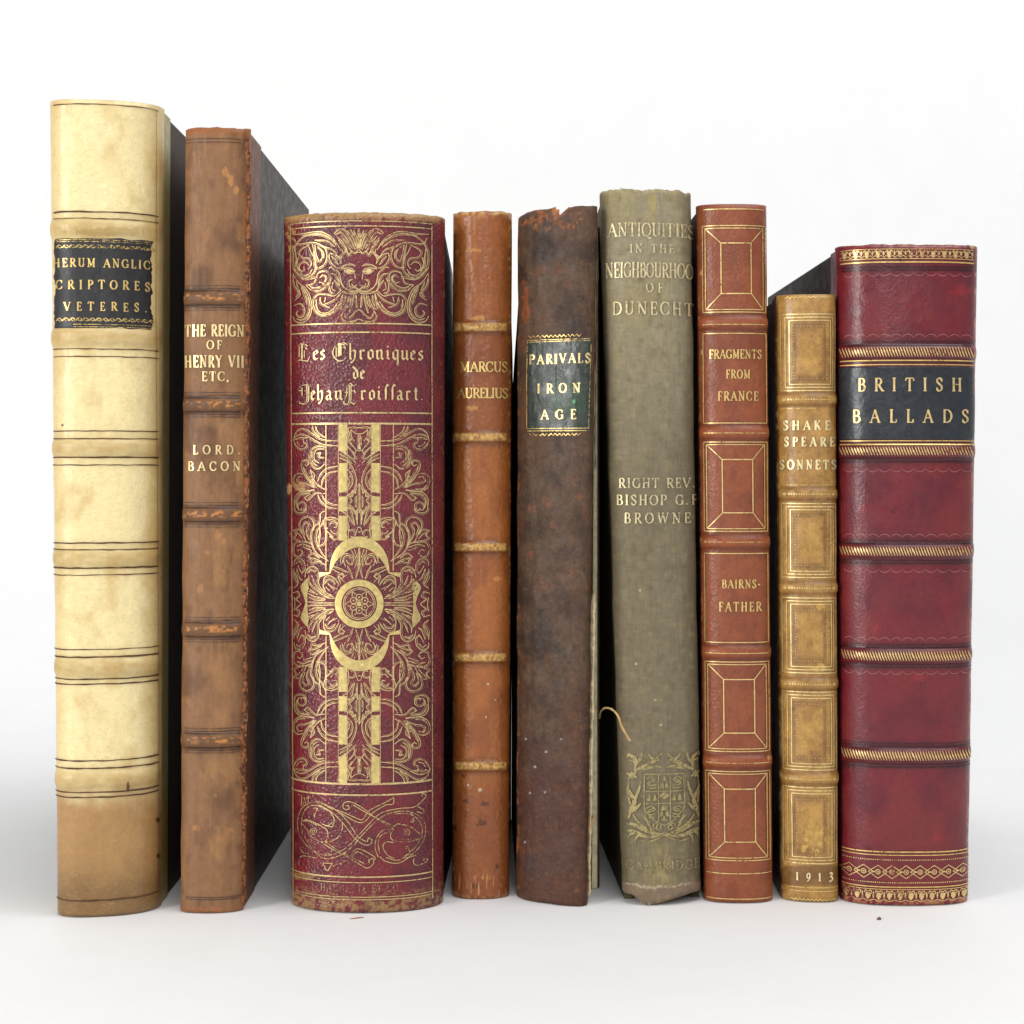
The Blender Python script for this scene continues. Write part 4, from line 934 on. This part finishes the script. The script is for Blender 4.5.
text(ink, 'OF', 646, 663, 291.8, 8.8, .95)
text(ink, 'DUNECHT', 613, 693, 314.4, 12.4, .85, .95)
ink.build('gilt_lettering', GOLD_F)
ink = Ink(b, .00045)
text(ink, 'RIGHT REV.', 619.5, 694, 487.6, 9.4, .95)
text(ink, 'BISHOP G.F.', 617, 701, 504.8, 9.8, .95)
text(ink, 'BROWNE', 624.5, 690, 523, 10, .95)
ink.build('gilt_author_lettering', GOLD_F)
ink = Ink(b, .00045); text(ink, 'CAMBRIDGE', 627, 699, 870, 9, .95); ink.build('gilt_place_lettering', gilt('rubbed place gilt', col=(.42, .34, .16), wear=.62, rough=.5, metal=.5, lf=.3))
ink = Ink(b, .00045); q = .166; ox, oy = 615, 740
MXE = ox+297*q
def E(st, w=1.1, m=True): ink.stroke([(ox+p[0]*q, oy+p[1]*q) + ((p[2]*q,) if len(p) > 2 else (w,)) for p in st], smooth=len(st) > 2, mx=MXE if m else None, step=.8)
E([(178,205),(178,400),(200,440),(250,490),(297,515)], 1.3)
E([(178,205),(297,205)], 1.3); E([(180,308),(297,308)], 1); E([(180,382),(297,382)], 1); E([(262,205),(262,380)], 1); E([(262,385),(262,490)], 1)
E([(265,335,4),(297,335,46)], 1); 
for (cx, cy) in ((220,255),(220,430)):
    E([(cx-28,cy-20),(cx-5,cy-32),(cx+25,cy-18),(cx+8,cy-4),(cx-24,cy+4),(cx-6,cy+18),(cx+26,cy+12),(cx+22,cy+32),(cx-18,cy+34)], 1.3); E([(cx-20,cy-6),(cx+20,cy-24)], 1.2)
for (cx, cy) in ((205,345),(240,345)):
    E([(cx,cy-22,4),(cx,cy,16),(cx,cy+20,10)]); E([(cx-12,cy+16,10),(cx-2,cy+8,4)]); E([(cx+12,cy+16,10),(cx+2,cy+8,4)])
for (cx, cy) in ((297,235),(285,275),(290,410),(280,445),(297,470)):
    E([(cx,cy-18,4),(cx,cy,18),(cx,cy+16,8)]); E([(cx-14,cy+12,10),(cx-2,cy+6,4)]); E([(cx-10,cy-6,8),(cx,cy-2,4)])
# foliage
E([(285,75,3),(262,100,12),(235,125,22),(190,150,24),(150,170,18),(118,190,10)]); E([(265,120,14),(225,110,16),(200,80,5)]); E([(285,165,3),(250,158,16),(205,165,20),(165,180,8)])
E([(118,190,8),(125,150,20),(120,110,22),(85,90,16),(78,110,8)]); E([(165,75,5),(155,110,18),(125,150,14)]); E([(120,130,10),(85,125,10)])
E([(105,190,6),(105,215,30),(105,235,12)]); E([(75,205,8),(105,215,26),(135,225,10)]); E([(82,240,8),(105,215,16)]); E([(130,195,8),(105,215,14)])
E([(90,245,6),(85,290,12),(100,330,22),(120,370,26),(100,420,20),(85,480,14)]); E([(155,250,4),(148,290,14),(130,340,18),(115,380,14)]); E([(75,290,6),(85,340,14),(95,390,10)])
E([(160,380,5),(130,410,20),(95,440,14)]); E([(110,445,4),(140,490,12),(190,530,14),(250,560,16),(297,570,12)]); E([(75,510,10),(120,510,20),(180,540,22),(240,565,18)])
E([(80,550,14),(120,555,24),(180,575,22),(240,580,14),(297,555,6)]); E([(85,600,4),(95,575,14),(120,560,14)]); E([(125,625,4),(128,595,12),(150,570,14)]); E([(150,600,6),(200,610,10),(250,595,10),(290,575,6)])
E([(165,450,4),(190,480,12),(215,500,6)]); E([(180,440,4),(200,500,14),(225,545,10)]); 
ink.ring(ox+262*q, oy+525*q, 2.2, 1.6, 14, mx=MXE); E([(240,540),(230,515),(245,500),(262,510)], 1.1)
ink.build('gilt_coat_of_arms', gilt('dull arms gilt', col=(.40, .32, .14), wear=.50, rough=.5, metal=.4, lf=.3))
# frayed threads at the torn tail
FR = plain('frayed cloth thread', tuple(srgb(176, 160, 132)), .95)
def fibre(book, pts, r, mat, name='frayed_thread', parent=None):
    c = catmull(pts, 6); cen = []
    for p in c:
        x, z = at_depth(p[0], p[1], book.Yj+p[2]); cen.append((x-book.x0, p[2], max(z, .0004)))
    cen = np.array(cen); T = np.gradient(cen, axis=0); T /= np.linalg.norm(T, axis=1)[:, None]+1e-9; V = []
    for i in range(len(cen)):
        u = np.cross(T[i], (.1, 1, .05)); u /= np.linalg.norm(u)+1e-9; w = np.cross(T[i], u)
        for k in range(4): V.append(cen[i]+(u*math.cos(k*math.pi/2)+w*math.sin(k*math.pi/2))*r)
    return V, [(i*4+k, i*4+(k+1) % 4, (i+1)*4+(k+1) % 4, (i+1)*4+k) for i in range(len(cen)-1) for k in range(4)]
VV, FF = [], []
for i in range(23, 34):
    x = LOOSE.uniform(630, 688); y = 888+LOOSE.uniform(-1, 2); L_ = LOOSE.uniform(2, 6)
    d = -.0112*math.sqrt(max(0, 1-((x-661)/40)**2))-.0006
    if i > 22: x = LOOSE.uniform(638, 652); y = 901+LOOSE.uniform(-2, 3); L_ = LOOSE.uniform(3, 7)
    if i > 28: x = LOOSE.uniform(604, 690); y = 191; L_ = -LOOSE.uniform(2, 4)
    v, f = fibre(b, [(x, y, d), (x+LOOSE.uniform(-2, 2), y+L_*.5, d-.0006), (x+LOOSE.uniform(-3, 3), y+L_, d-.0004)], .00007, FR)
    FF += [tuple(k+len(VV) for k in ff) for ff in f]; VV += v
o = mesh_obj('frayed_threads', VV, FF, FR, b.root)

# ===== 7: red-brown morocco with panels
b = Book('russet_morocco_book', 'russet leather book with gilt mitred panels reading Fragments from France',
         703.3, 772.5, 696, 766.3, 904, 203.5, .008, 2.5, 0, depth=.145, vp=506, bands=(322.5, 432.5, 542, 652.5, 762), bh=.0012, bw=.0026, wob=.00012, seed=77)
B7 = srgb(158, 84, 50); B7d = srgb(132, 66, 42)
def paint(PX, PY, A, Z):
    t = fbm(PX*.06, PY*.04, 73, 4); c = mixc(B7, B7d, sst(.4, .72, t)*.6)
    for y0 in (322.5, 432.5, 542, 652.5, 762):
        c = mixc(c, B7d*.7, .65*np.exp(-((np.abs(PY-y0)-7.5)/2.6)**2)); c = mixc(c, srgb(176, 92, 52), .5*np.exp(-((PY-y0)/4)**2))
    for (x, y) in ((701, 273), (700, 540), (702, 352), (769, 758), (701, 600)): c = mixc(c, srgb(215, 160, 100), .8*spot(PX, PY, x, y, 1.6, 3, 4, .6))
    c = mixc(c, srgb(112, 50, 34), .3*sst(.6, .8, fbm(PX*.2, PY*.2, 75, 4)))
    c = mixc(c, srgb(200, 130, 80), .6*sst(.6, .68, fbm(PX*.4, PY*.3, 76, 3))*(1-sst(.5, 2.5, np.minimum(PX-697-(PY-203)*.0105, 767-PX+(PY-203)*.0088))))
    return c
L7 = leather('russet morocco', rough=.38, spec=.42, grain=1000, gdist=.0001, var=.12)
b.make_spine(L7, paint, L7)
b.boards(leather('russet board', base=(.12, .03, .015), rough=.45), th=.0024)
ink = Ink(b, .00025); lx = lambda y: 702.8+(y-226)*.0066; rxx = lambda y: 765-.4+(y-226)*.0078
def fr(y0, y1, dbl=True, inner=True):
    def q4(i, w, jx=0):
        xa, xb, xc, xd = lx(y0)+i, rxx(y0)-i, lx(y1)+i, rxx(y1)-i
        ink.stroke([(xa, y0+i), (xb, y0+i)], w); ink.stroke([(xc, y1-i), (xd, y1-i)], w); ink.stroke([(xa, y0+i), (xc, y1-i)], w); ink.stroke([(xb, y0+i), (xd, y1-i)], w)
        return xa, xb, xc, xd
    o_ = q4(0, .9)
    if dbl: o_ = q4(2.6, .8)
    if inner:
        ix0, ix1 = lx(y0)+18, rxx(y0)-14; iy0, iy1 = y0+17.5, y1-18.5
        ink.stroke([(ix0, iy0), (ix1, iy0)], 1.1); ink.stroke([(ix0+.5, iy1), (ix1+.5, iy1)], 1.1); ink.stroke([(ix0, iy0), (ix0+.5, iy1)], 1.1); ink.stroke([(ix1, iy0), (ix1+.5, iy1)], 1.1)
        for (p, q_) in (((o_[0], y0+2.6), (ix0, iy0)), ((o_[1], y0+2.6), (ix1, iy0)), ((o_[2], y1-2.6), (ix0+.5, iy1)), ((o_[3], y1-2.6), (ix1+.5, iy1))): ink.stroke([p, q_], .9)
fr(225.5, 312); fr(442, 531.3); fr(662, 751.5); fr(771.5, 860.5); fr(333.3, 423, False, False); fr(553.5, 642.5, False, False)
for y in (209, 873.6, 899): ink.hline(704 if y < 300 else 707, 763 if y < 300 else 771, y, .9)
ink.build('gilt_panel_tooling', gilt('panel gilt', col=(.86, .62, .26), wear=.28))
for y, bo in zip((324.5, 433, 542, 653, 762.6), b.band_objs):
    ink = Ink(b, .00028); ink.hline(lx(y), rxx(y), y, .8); ink.dot(lx(y)+1, y, 1.1); ink.dot(lx(y)+32, y, .8)
    ink.build('gilt_band_line', GOLD_W, bo)
ink = Ink(b, .00028)
text(ink, 'FRAGMENTS', 709.5, 761, 358.3, 8.6, 1.0, .82); text(ink, 'FROM', 726, 750, 378.3, 8.4, 1.0, .8); text(ink, 'FRANCE', 718, 758, 400.4, 8.8, 1.0, .85)
ink.build('gilt_title_lettering', GOLD); ink = Ink(b, .00028)
text(ink, 'BAIRNS-', 722, 760, 588, 8.2, 1.0, .85); text(ink, 'FATHER', 719, 761, 611, 8.8, 1.0, .85)
ink.build('gilt_author_lettering', GOLD)

# ===== 8: ochre calf with nested frames
b = Book('ochre_calf_book', 'shortest book, ochre yellow calf with nested gilt frames and the date 1913',
         780, 838, 774.5, 835.5, 903, 294, .008, 2.5, -.12, depth=.12, vp=512, bands=(399.5, 494, 588, 684, 779), bh=.0011, bw=.0024, wob=.0002, seed=88)
B8 = srgb(200, 152, 80); B8d = srgb(172, 124, 62); B8o = srgb(118, 76, 40)
def paint(PX, PY, A, Z):
    t = fbm(PX*.08, PY*.06, 83, 5); c = mixc(B8, B8d, sst(.4, .68, t)*.8)
    for (y0, y1) in ((314, 390), (503.5, 577.5), (598, 673), (692, 770), (787.5, 863.5)):
        cx, cy = 809.5, (y0+y1)/2; d = np.maximum(np.abs(PX-cx)/((835-783)/2-10), np.abs(PY-cy)/((y1-y0)/2-10))
        c = mixc(c, B8o, .55*np.exp(-((d-.95)/.13)**2)*(.6+.8*fbm(PX*.3, PY*.3, 85, 3)))
        c = mixc(c, srgb(202, 156, 70), .35*(1-sst(.3, .8, d)))
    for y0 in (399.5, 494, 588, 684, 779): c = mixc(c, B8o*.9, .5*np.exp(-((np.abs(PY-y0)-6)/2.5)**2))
    c = mixc(c, srgb(126, 86, 42), .8*sst(864, 867, PY)*(1-sst(884, 887, PY)))
    c = mixc(c, srgb(226, 184, 96), .85*spot(PX, PY, 819, 668, 6, 5, 5, .7)); c = mixc(c, srgb(220, 180, 90), .8*spot(PX, PY, 812, 842, 12, 14, 6, 1.0)*sst(.45, .55, fbm(PX*.3, PY*.3, 89, 3)))
    c = mixc(c, srgb(222, 190, 110), .85*spot(PX, PY, 780, 845, 4, 22, 6, .5)); c = mixc(c, srgb(220, 176, 90), .7*spot(PX, PY, 821, 607, 7, 3, 7, .7))
    c = mixc(c, srgb(110, 72, 38), .4*sst(.62, .8, fbm(PX*.25, PY*.25, 91, 4)))
    el = 1-sst(.5, 4, PX-775.5-(PY-294)*.008); c = mixc(c, srgb(110, 72, 34), .6*el)
    c = mixc(c, srgb(224, 196, 130), .9*el*sst(.58, .66, fbm(PX*.4, PY*.15, 93, 3)))
    return c
L8 = leather('ochre calf', rough=.36, spec=.5, grain=900, gdist=.00004, var=.2)
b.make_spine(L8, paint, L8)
b.boards(leather('dark brown board leather', base=(.035, .017, .010), rough=.5), th=.0022, strip=leather('brown ochre joint', base=tuple(srgb(96, 62, 34)), rough=.45, var=.3), stripw=.008)
ink = Ink(b, .00025); lx8 = lambda y: 781+(y-314)*.0062; rx8 = lambda y: 834+(y-314)*.0034
OG = gilt('ochre frame gilt', col=(.90, .70, .32), wear=.34)
for (y0, y1) in ((314, 390.5), (503.5, 577.5), (598, 673), (692, 770), (787.5, 863.5)):
    ink = Ink(b, .00025)
    for i, w in ((0, 1.0), (3.4, .9), (6.6, .8)):
        xa, xb, xc, xd = lx8(y0)+i*1.25, rx8(y0)-i*.65, lx8(y1)+i*1.25, rx8(y1)-i*.65; ya, yb = y0+i*.95, y1-i*.95
        ink.stroke([(xa, ya), (xb, ya)], w); ink.stroke([(xc, yb), (xd, yb)], w); ink.stroke([(xa, ya), (xc, yb)], w); ink.stroke([(xb, ya), (xd, yb)], w)
    ink.build('gilt_panel_frame', OG)
ink = Ink(b, .00027)
for y, bo in zip((399.5, 494, 588, 684, 779), b.band_objs):
    ink = Ink(b, .0003); a0, a1 = lx8(y)+2, rx8(y)-1.5
    ink.stroke([(a0-1.6, y, .3), (a0+.6, y, 3.8), (a0+2.8, y, .3)]); ink.stroke([(a1-2, y, .3), (a1, y, 3.4), (a1+1.4, y, .3)])
    for k in range(17): ink.dot(a0+5+k*(a1-a0-9)/16, y, .75)
    ink.build('gilt_dotted_line', GOLD, bo)
ink = Ink(b, .00027)
for y in (408.2, 485): ink.hline(lx8(y), rx8(y), y, .8)
for y in (887.5, 891.2): ink.hline(785, 837, y, .9)
for k in range(13):
    x = 784+k*4; ink.stroke([(x, 898.6), (x+2, 900.8), (x+4, 898.6)], 1.0)
    x = 779.5+k*4.2; ink.stroke([(x, 296.2), (x+2.1, 298), (x+4.2, 296.2)], .8)
for (y0, y1) in ((314, 390.5), (503.5, 577.5), (598, 673), (692, 770), (787.5, 863.5)):   # dotted inner frame
    xa, xb = lx8(y0)+13, rx8(y0)-8; ya, yb = y0+12, y1-12
    for k in range(18):
        ink.dot(xa, ya+(yb-ya)*k/17, .42); ink.dot(xb, ya+(yb-ya)*k/17, .42)
    for k in range(11): ink.dot(xa+(xb-xa)*k/10, ya, .42); ink.dot(xa+(xb-xa)*k/10, yb, .42)
ink.build('gilt_dotted_tooling', GOLD_W)
ink = Ink(b, .0004)
text(ink, 'SHAKE', 784, 829.5, 429.6, 8.8, 1.35, .95); text(ink, 'SPEARE', 785, 833.5, 446, 8.8, 1.35, .85); text(ink, 'SONNETS', 781, 835, 469, 8.8, 1.35, .85)
OGL = gilt('pale lettering gilt', col=(.95, .80, .45), wear=.05, lf=.2); ink.build('gilt_title_lettering', OGL); ink = Ink(b, .0004)
text(ink, '1913', 796, 832, 880.5, 8, 1.15, .9)
ink.build('gilt_date', OGL)

# ===== 9: crimson calf, British Ballads
b = Book('crimson_calf_book', 'wide crimson book with rope tooled bands and black label British Ballads, rightmost in the row',
         839.5, 968, 835, 977, 906.5, 244, .013, 2.6, 0, depth=.165, vp=512, bands=(352, 451, 551.3, 656, 755.5), bh=.0012, bw=.0028, wob=.00022, seed=99,
         top=lambda PX, A: 2*(fbm(PX*.1, PX*0, 3, 3)-.5))
B9 = srgb(126, 34, 46); B9d = srgb(102, 28, 42); B9r = srgb(134, 46, 46)
def paint(PX, PY, A, Z):
    t = fbm(PX*.04, PY*.035, 93, 5); c = mixc(B9, B9d, sst(.35, .75, t)*.75); c = mixc(c, B9r, .7*sst(.40, .75, fbm(PX*.03, PY*.03, 95, 4)))
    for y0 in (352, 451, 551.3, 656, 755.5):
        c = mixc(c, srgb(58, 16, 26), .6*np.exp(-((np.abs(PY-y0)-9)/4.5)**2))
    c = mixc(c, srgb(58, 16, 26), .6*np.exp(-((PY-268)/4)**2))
    for (x, y, rx_, ry_) in ((938, 836, 5, 5), (962, 290, 8, 6), (918, 678, 5, 4), (876, 628, 4, 5), (862, 508, 4, 4)): c = mixc(c, srgb(172, 44, 50), .4*spot(PX, PY, x, y, rx_, ry_, 5, .8))
    for (x, y, r) in ((893, 512, 1.8), (901, 481, 1.3), (900, 598, 1.2)): c = mixc(c, srgb(50, 16, 26), .7*spot(PX, PY, x, y, r, r, 5, .4))
    e = fbm(PX*.35, PY*.35, 97, 4)
    ed = (1-sst(244, 248, PY))+sst(899, 903, PY+5*np.abs((PX-905)/66)**2)
    c = mixc(c, srgb(196, 150, 96), .9*sst(.5, .58, e)*np.clip(ed, 0, 1)); c = mixc(c, srgb(180, 60, 60), .5*sst(.4, .5, e)*np.clip(ed, 0, 1))
    c = mixc(c, srgb(208, 168, 120), .9*spot(PX, PY, 972, 246, 3, 3, 5, .6)); c = mixc(c, srgb(190, 140, 90), .8*spot(PX, PY, 934, 903, 8, 2.2, 5, .6))
    el = 1-sst(.3, 2.6, 976.5-PX-(PY-244)*.0135); c = mixc(c, srgb(190, 130, 80), .7*el*sst(.56, .64, fbm(PX*.4, PY*.2, 98, 3)))
    return c
L9 = leather('crimson calf', rough=.32, spec=.45, grain=1000, gdist=.00005, var=.10)
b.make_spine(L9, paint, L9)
b.boards(leather('dark plum board leather', base=(.034, .018, .018), rough=.58, spec=.14), th=.003, strip=leather('crimson joint', base=tuple(srgb(92, 24, 36)), rough=.4), stripw=.010)
LAB9 = leather('blue black title leather', base=(.018, .023, .032), rough=.30, spec=.55, grain=700, gdist=.00005, var=.35, crease=.00015)
lb = b.label('title_label', 838.5, 974.5, 366, 440, LAB9, off=.00026, rag=.3)
ink = Ink(b, .0004)
text(ink, 'BRITISH', 858, 961, 390.8, 12.6, .95, .95); text(ink, 'BALLADS', 853, 967.5, 422.3, 12.6, .95, .95)
ink.build('gilt_lettering', gilt('ballads gilt', col=(.86, .62, .28), wear=.12), lb)
X0, X1 = 841, 972
ink = Ink(b, .0004)
for y, w in ((360.4, 1.3), (364.6, 1.0), (440.8, 1.0), (444.4, 1.4), (262, 1.3), (258.6, .7), (852, 1.3), (855.2, .9), (887, 1.1), (889.4, .7), (249, .6)):
    ink.hline(X0 if y < 800 else 843, X1+1 if y < 800 else 968, y, w)
ink.build('gilt_rule', gilt('rule gilt', wear=.3))
RG = gilt('rope gilt', col=(.84, .60, .26), wear=.36)
for (yc, hh), bo in zip(((352, 4.6), (451, 4.2), (551.3, 4.4), (656, 4.6), (755.5, 4.6)), b.band_objs):
    xa, xb = (840, 972) if yc < 600 else (842, 970); n = 46; ink = Ink(b, .0003)
    for k in range(n):
        x = xa+(xb-xa)*k/n; ink.stroke([(x, yc-hh, .6), (x+1.6, yc, 1.4), (x+3.4, yc+hh, .6)])
    ink.build('gilt_rope_tooling', RG, bo)
ink = Ink(b, .0003)
for k in range(12):      # tasselled border at the head
    x = 845+k*11
    ink.stroke([(x-4, 252.2), (x-2, 250), (x, 252.2), (x+2, 250), (x+4, 252.2)], .9, smooth=True); ink.stroke([(x, 251, 4.6), (x, 254, 4), (x, 257.4, .6)]); ink.stroke([(x+5.5, 250.5, .5), (x+5.5, 253, 2.4), (x+5.5, 255.5, .5)])
    ink.stroke([(x-5, 257.4), (x-2.5, 255.4), (x, 257.4), (x+3, 255.4), (x+6, 257.4)], .7, smooth=True)
for k in range(60):
    x = 844+k*2.1; ink.dot(x, 860, .6); ink.dot(x, 882.6, .6)
for k in range(9):        # chain of lozenges near the tail
    x = 850+k*14; ink.stroke([(x-9.5, 872), (x, 865.5), (x+9.5, 872), (x, 878.5), (x-9.5, 872)], .8); ink.ring(x, 872, 2.2, 1.0, 12); ink.dot(x, 872, .8)
    ink.stroke([(x-7, 872, .4), (x-4, 872, 1.8), (x-2.5, 872, .4)]) 
for k in range(12):
    x = 847+k*10.6
    ink.stroke([(x-3.6, 893.4), (x-2.6, 890.8), (x, 892), (x+2.6, 890.8), (x+3.6, 893.4), (x, 896)], .9, smooth=True); ink.stroke([(x, 893, 4.2), (x, 896.5, 5), (x, 900, 1)]); ink.stroke([(x+5.3, 892, .8), (x+5.3, 895.5, 1.8), (x+5.3, 898.6, .5)]); ink.stroke([(x-4.6, 899.6), (x, 901.4), (x+5.6, 899.6)], .7, smooth=True)
ink.build('gilt_border_tooling', gilt('border gilt', col=(.78, .56, .24), wear=.42))
SCM = leather('polished scallop tooling', base=tuple(srgb(168, 96, 100)), rough=.3, var=.2)
for yc, d in ((274, 1), (336, -1), (470, 1), (536, -1), (570.5, 1), (639.5, -1), (672.5, 1)):
    ink = Ink(b, .0002)
    for k in range(11):
        x = 844+k*11.6; ink.stroke([(x, yc-1.4*d, .35), (x+2.5, yc+.9*d, .8), (x+5.8, yc+1.8*d, .9), (x+9, yc+.9*d, .8), (x+11.6, yc-1.4*d, .35)], smooth=True)
    ink.build('blind_scallop_line', SCM)
BRM = leather('dark blind rule', base=tuple(srgb(58, 16, 28)), rough=.28, var=.2)
for yc in (268, 343, 460, 542, 562, 646, 666, 745, 766):
    ink = Ink(b, .0002); ink.hline(842, 971, yc-1.4, .7); ink.hline(842, 971, yc+1.6, 1.1)
    ink.build('blind_rule', BRM)

# ---------------------------------------------------------------- crumbs on the surface
def crumb(px, py, sz, col, lab, seed):
    x = (px-512)/F*ground_depth(py); Y = ground_depth(py); x, _ = at_depth(px, py, Y)
    bm = bmesh.new(); bmesh.ops.create_icosphere(bm, subdivisions=2, radius=1)
    for v in bm.verts: v.co = v.co*(.7+.6*float(vn(v.co.x*2+seed, v.co.y*2+v.co.z, seed))); v.co.x *= sz[0]; v.co.y *= sz[1]; v.co.z *= sz[2]
    me = bpy.data.meshes.new('leather_crumb'); bm.to_mesh(me); bm.free(); me.materials.append(plain('crumbled leather %d' % seed, col, .9))
    o = bpy.data.objects.new('leather_crumb', me); COL.objects.link(o); o.location = (x, Y, sz[2]*.8); o.rotation_euler = (0, 0, .4)
    o['label'] = lab; o['category'] = 'crumb'; return o
crumb(879, 919.8, (.0007, .0007, .0005), tuple(srgb(110, 84, 84)), 'tiny dark crumb on the white surface in front of the crimson book', 3)
crumb(357, 918.5, (.0026, .0003, .0002), tuple(srgb(150, 100, 70)), 'thin brown fibre on the white surface in front of the red gilt book', 4)

# ---------------------------------------------------------------- setting
def sheet(name, pts, mat):
    o = mesh_obj(name, pts, [(0, 1, 2, 3)], mat, smooth=False); o['kind'] = 'structure'; return o
WH = plain('matte white card', (.82, .82, .82), .75, .012, 40, .00004)
WW = plain('matte white paper', (.82, .82, .82), .75, .012, 30, .00004)
Y1, RC = .92, .34
sheet('ground', [(-3, -1.5, 0), (3, -1.5, 0), (3, Y1, 0), (-3, Y1, 0)], WH)
prof = [(Y1+RC*math.sin(t), RC-RC*math.cos(t)) for t in np.linspace(0, math.pi/2, 28)]+[(Y1+RC, 2.4)]
V = [(x, y, z) for (y, z) in prof for x in (-3, 3)]
o = mesh_obj('backdrop', V, [(2*i, 2*i+1, 2*i+3, 2*i+2) for i in range(len(prof)-1)], WW); o['kind'] = 'structure'

# ---------------------------------------------------------------- light
w = bpy.data.worlds.new('World'); sc.world = w; w.use_nodes = True
w.node_tree.nodes['Background'].inputs[0].default_value = (.96, .98, 1, 1); w.node_tree.nodes['Background'].inputs[1].default_value = .52
def area(name, loc, target, sx, sy, power, col=(1, 1, 1)):
    l = bpy.data.lights.new(name, 'AREA'); l.shape = 'RECTANGLE'; l.size = sx; l.size_y = sy; l.energy = power; l.color = col
    o = bpy.data.objects.new(name, l); COL.objects.link(o); o.location = loc
    from mathutils import Vector
    o.rotation_euler = (Vector(target)-Vector(loc)).to_track_quat('-Z', 'Y').to_euler(); return o
area('window_light', (-1.05, -.40, .42), (0, .65, .12), .34, .7, 12, (1, .99, .96))
area('ceiling_light', (.60, .30, 1.5), (.40, .8, 0), 1.5, .9, 14.5, (1, 1, 1))
area('front_light', (.10, -.7, .60), (0, .6, .12), .25, .25, 2.6, (1, .98, .94))

sc.view_settings.view_transform = 'Standard'; sc.view_settings.look = 'None'; sc.view_settings.exposure = 0; sc.view_settings.gamma = 1
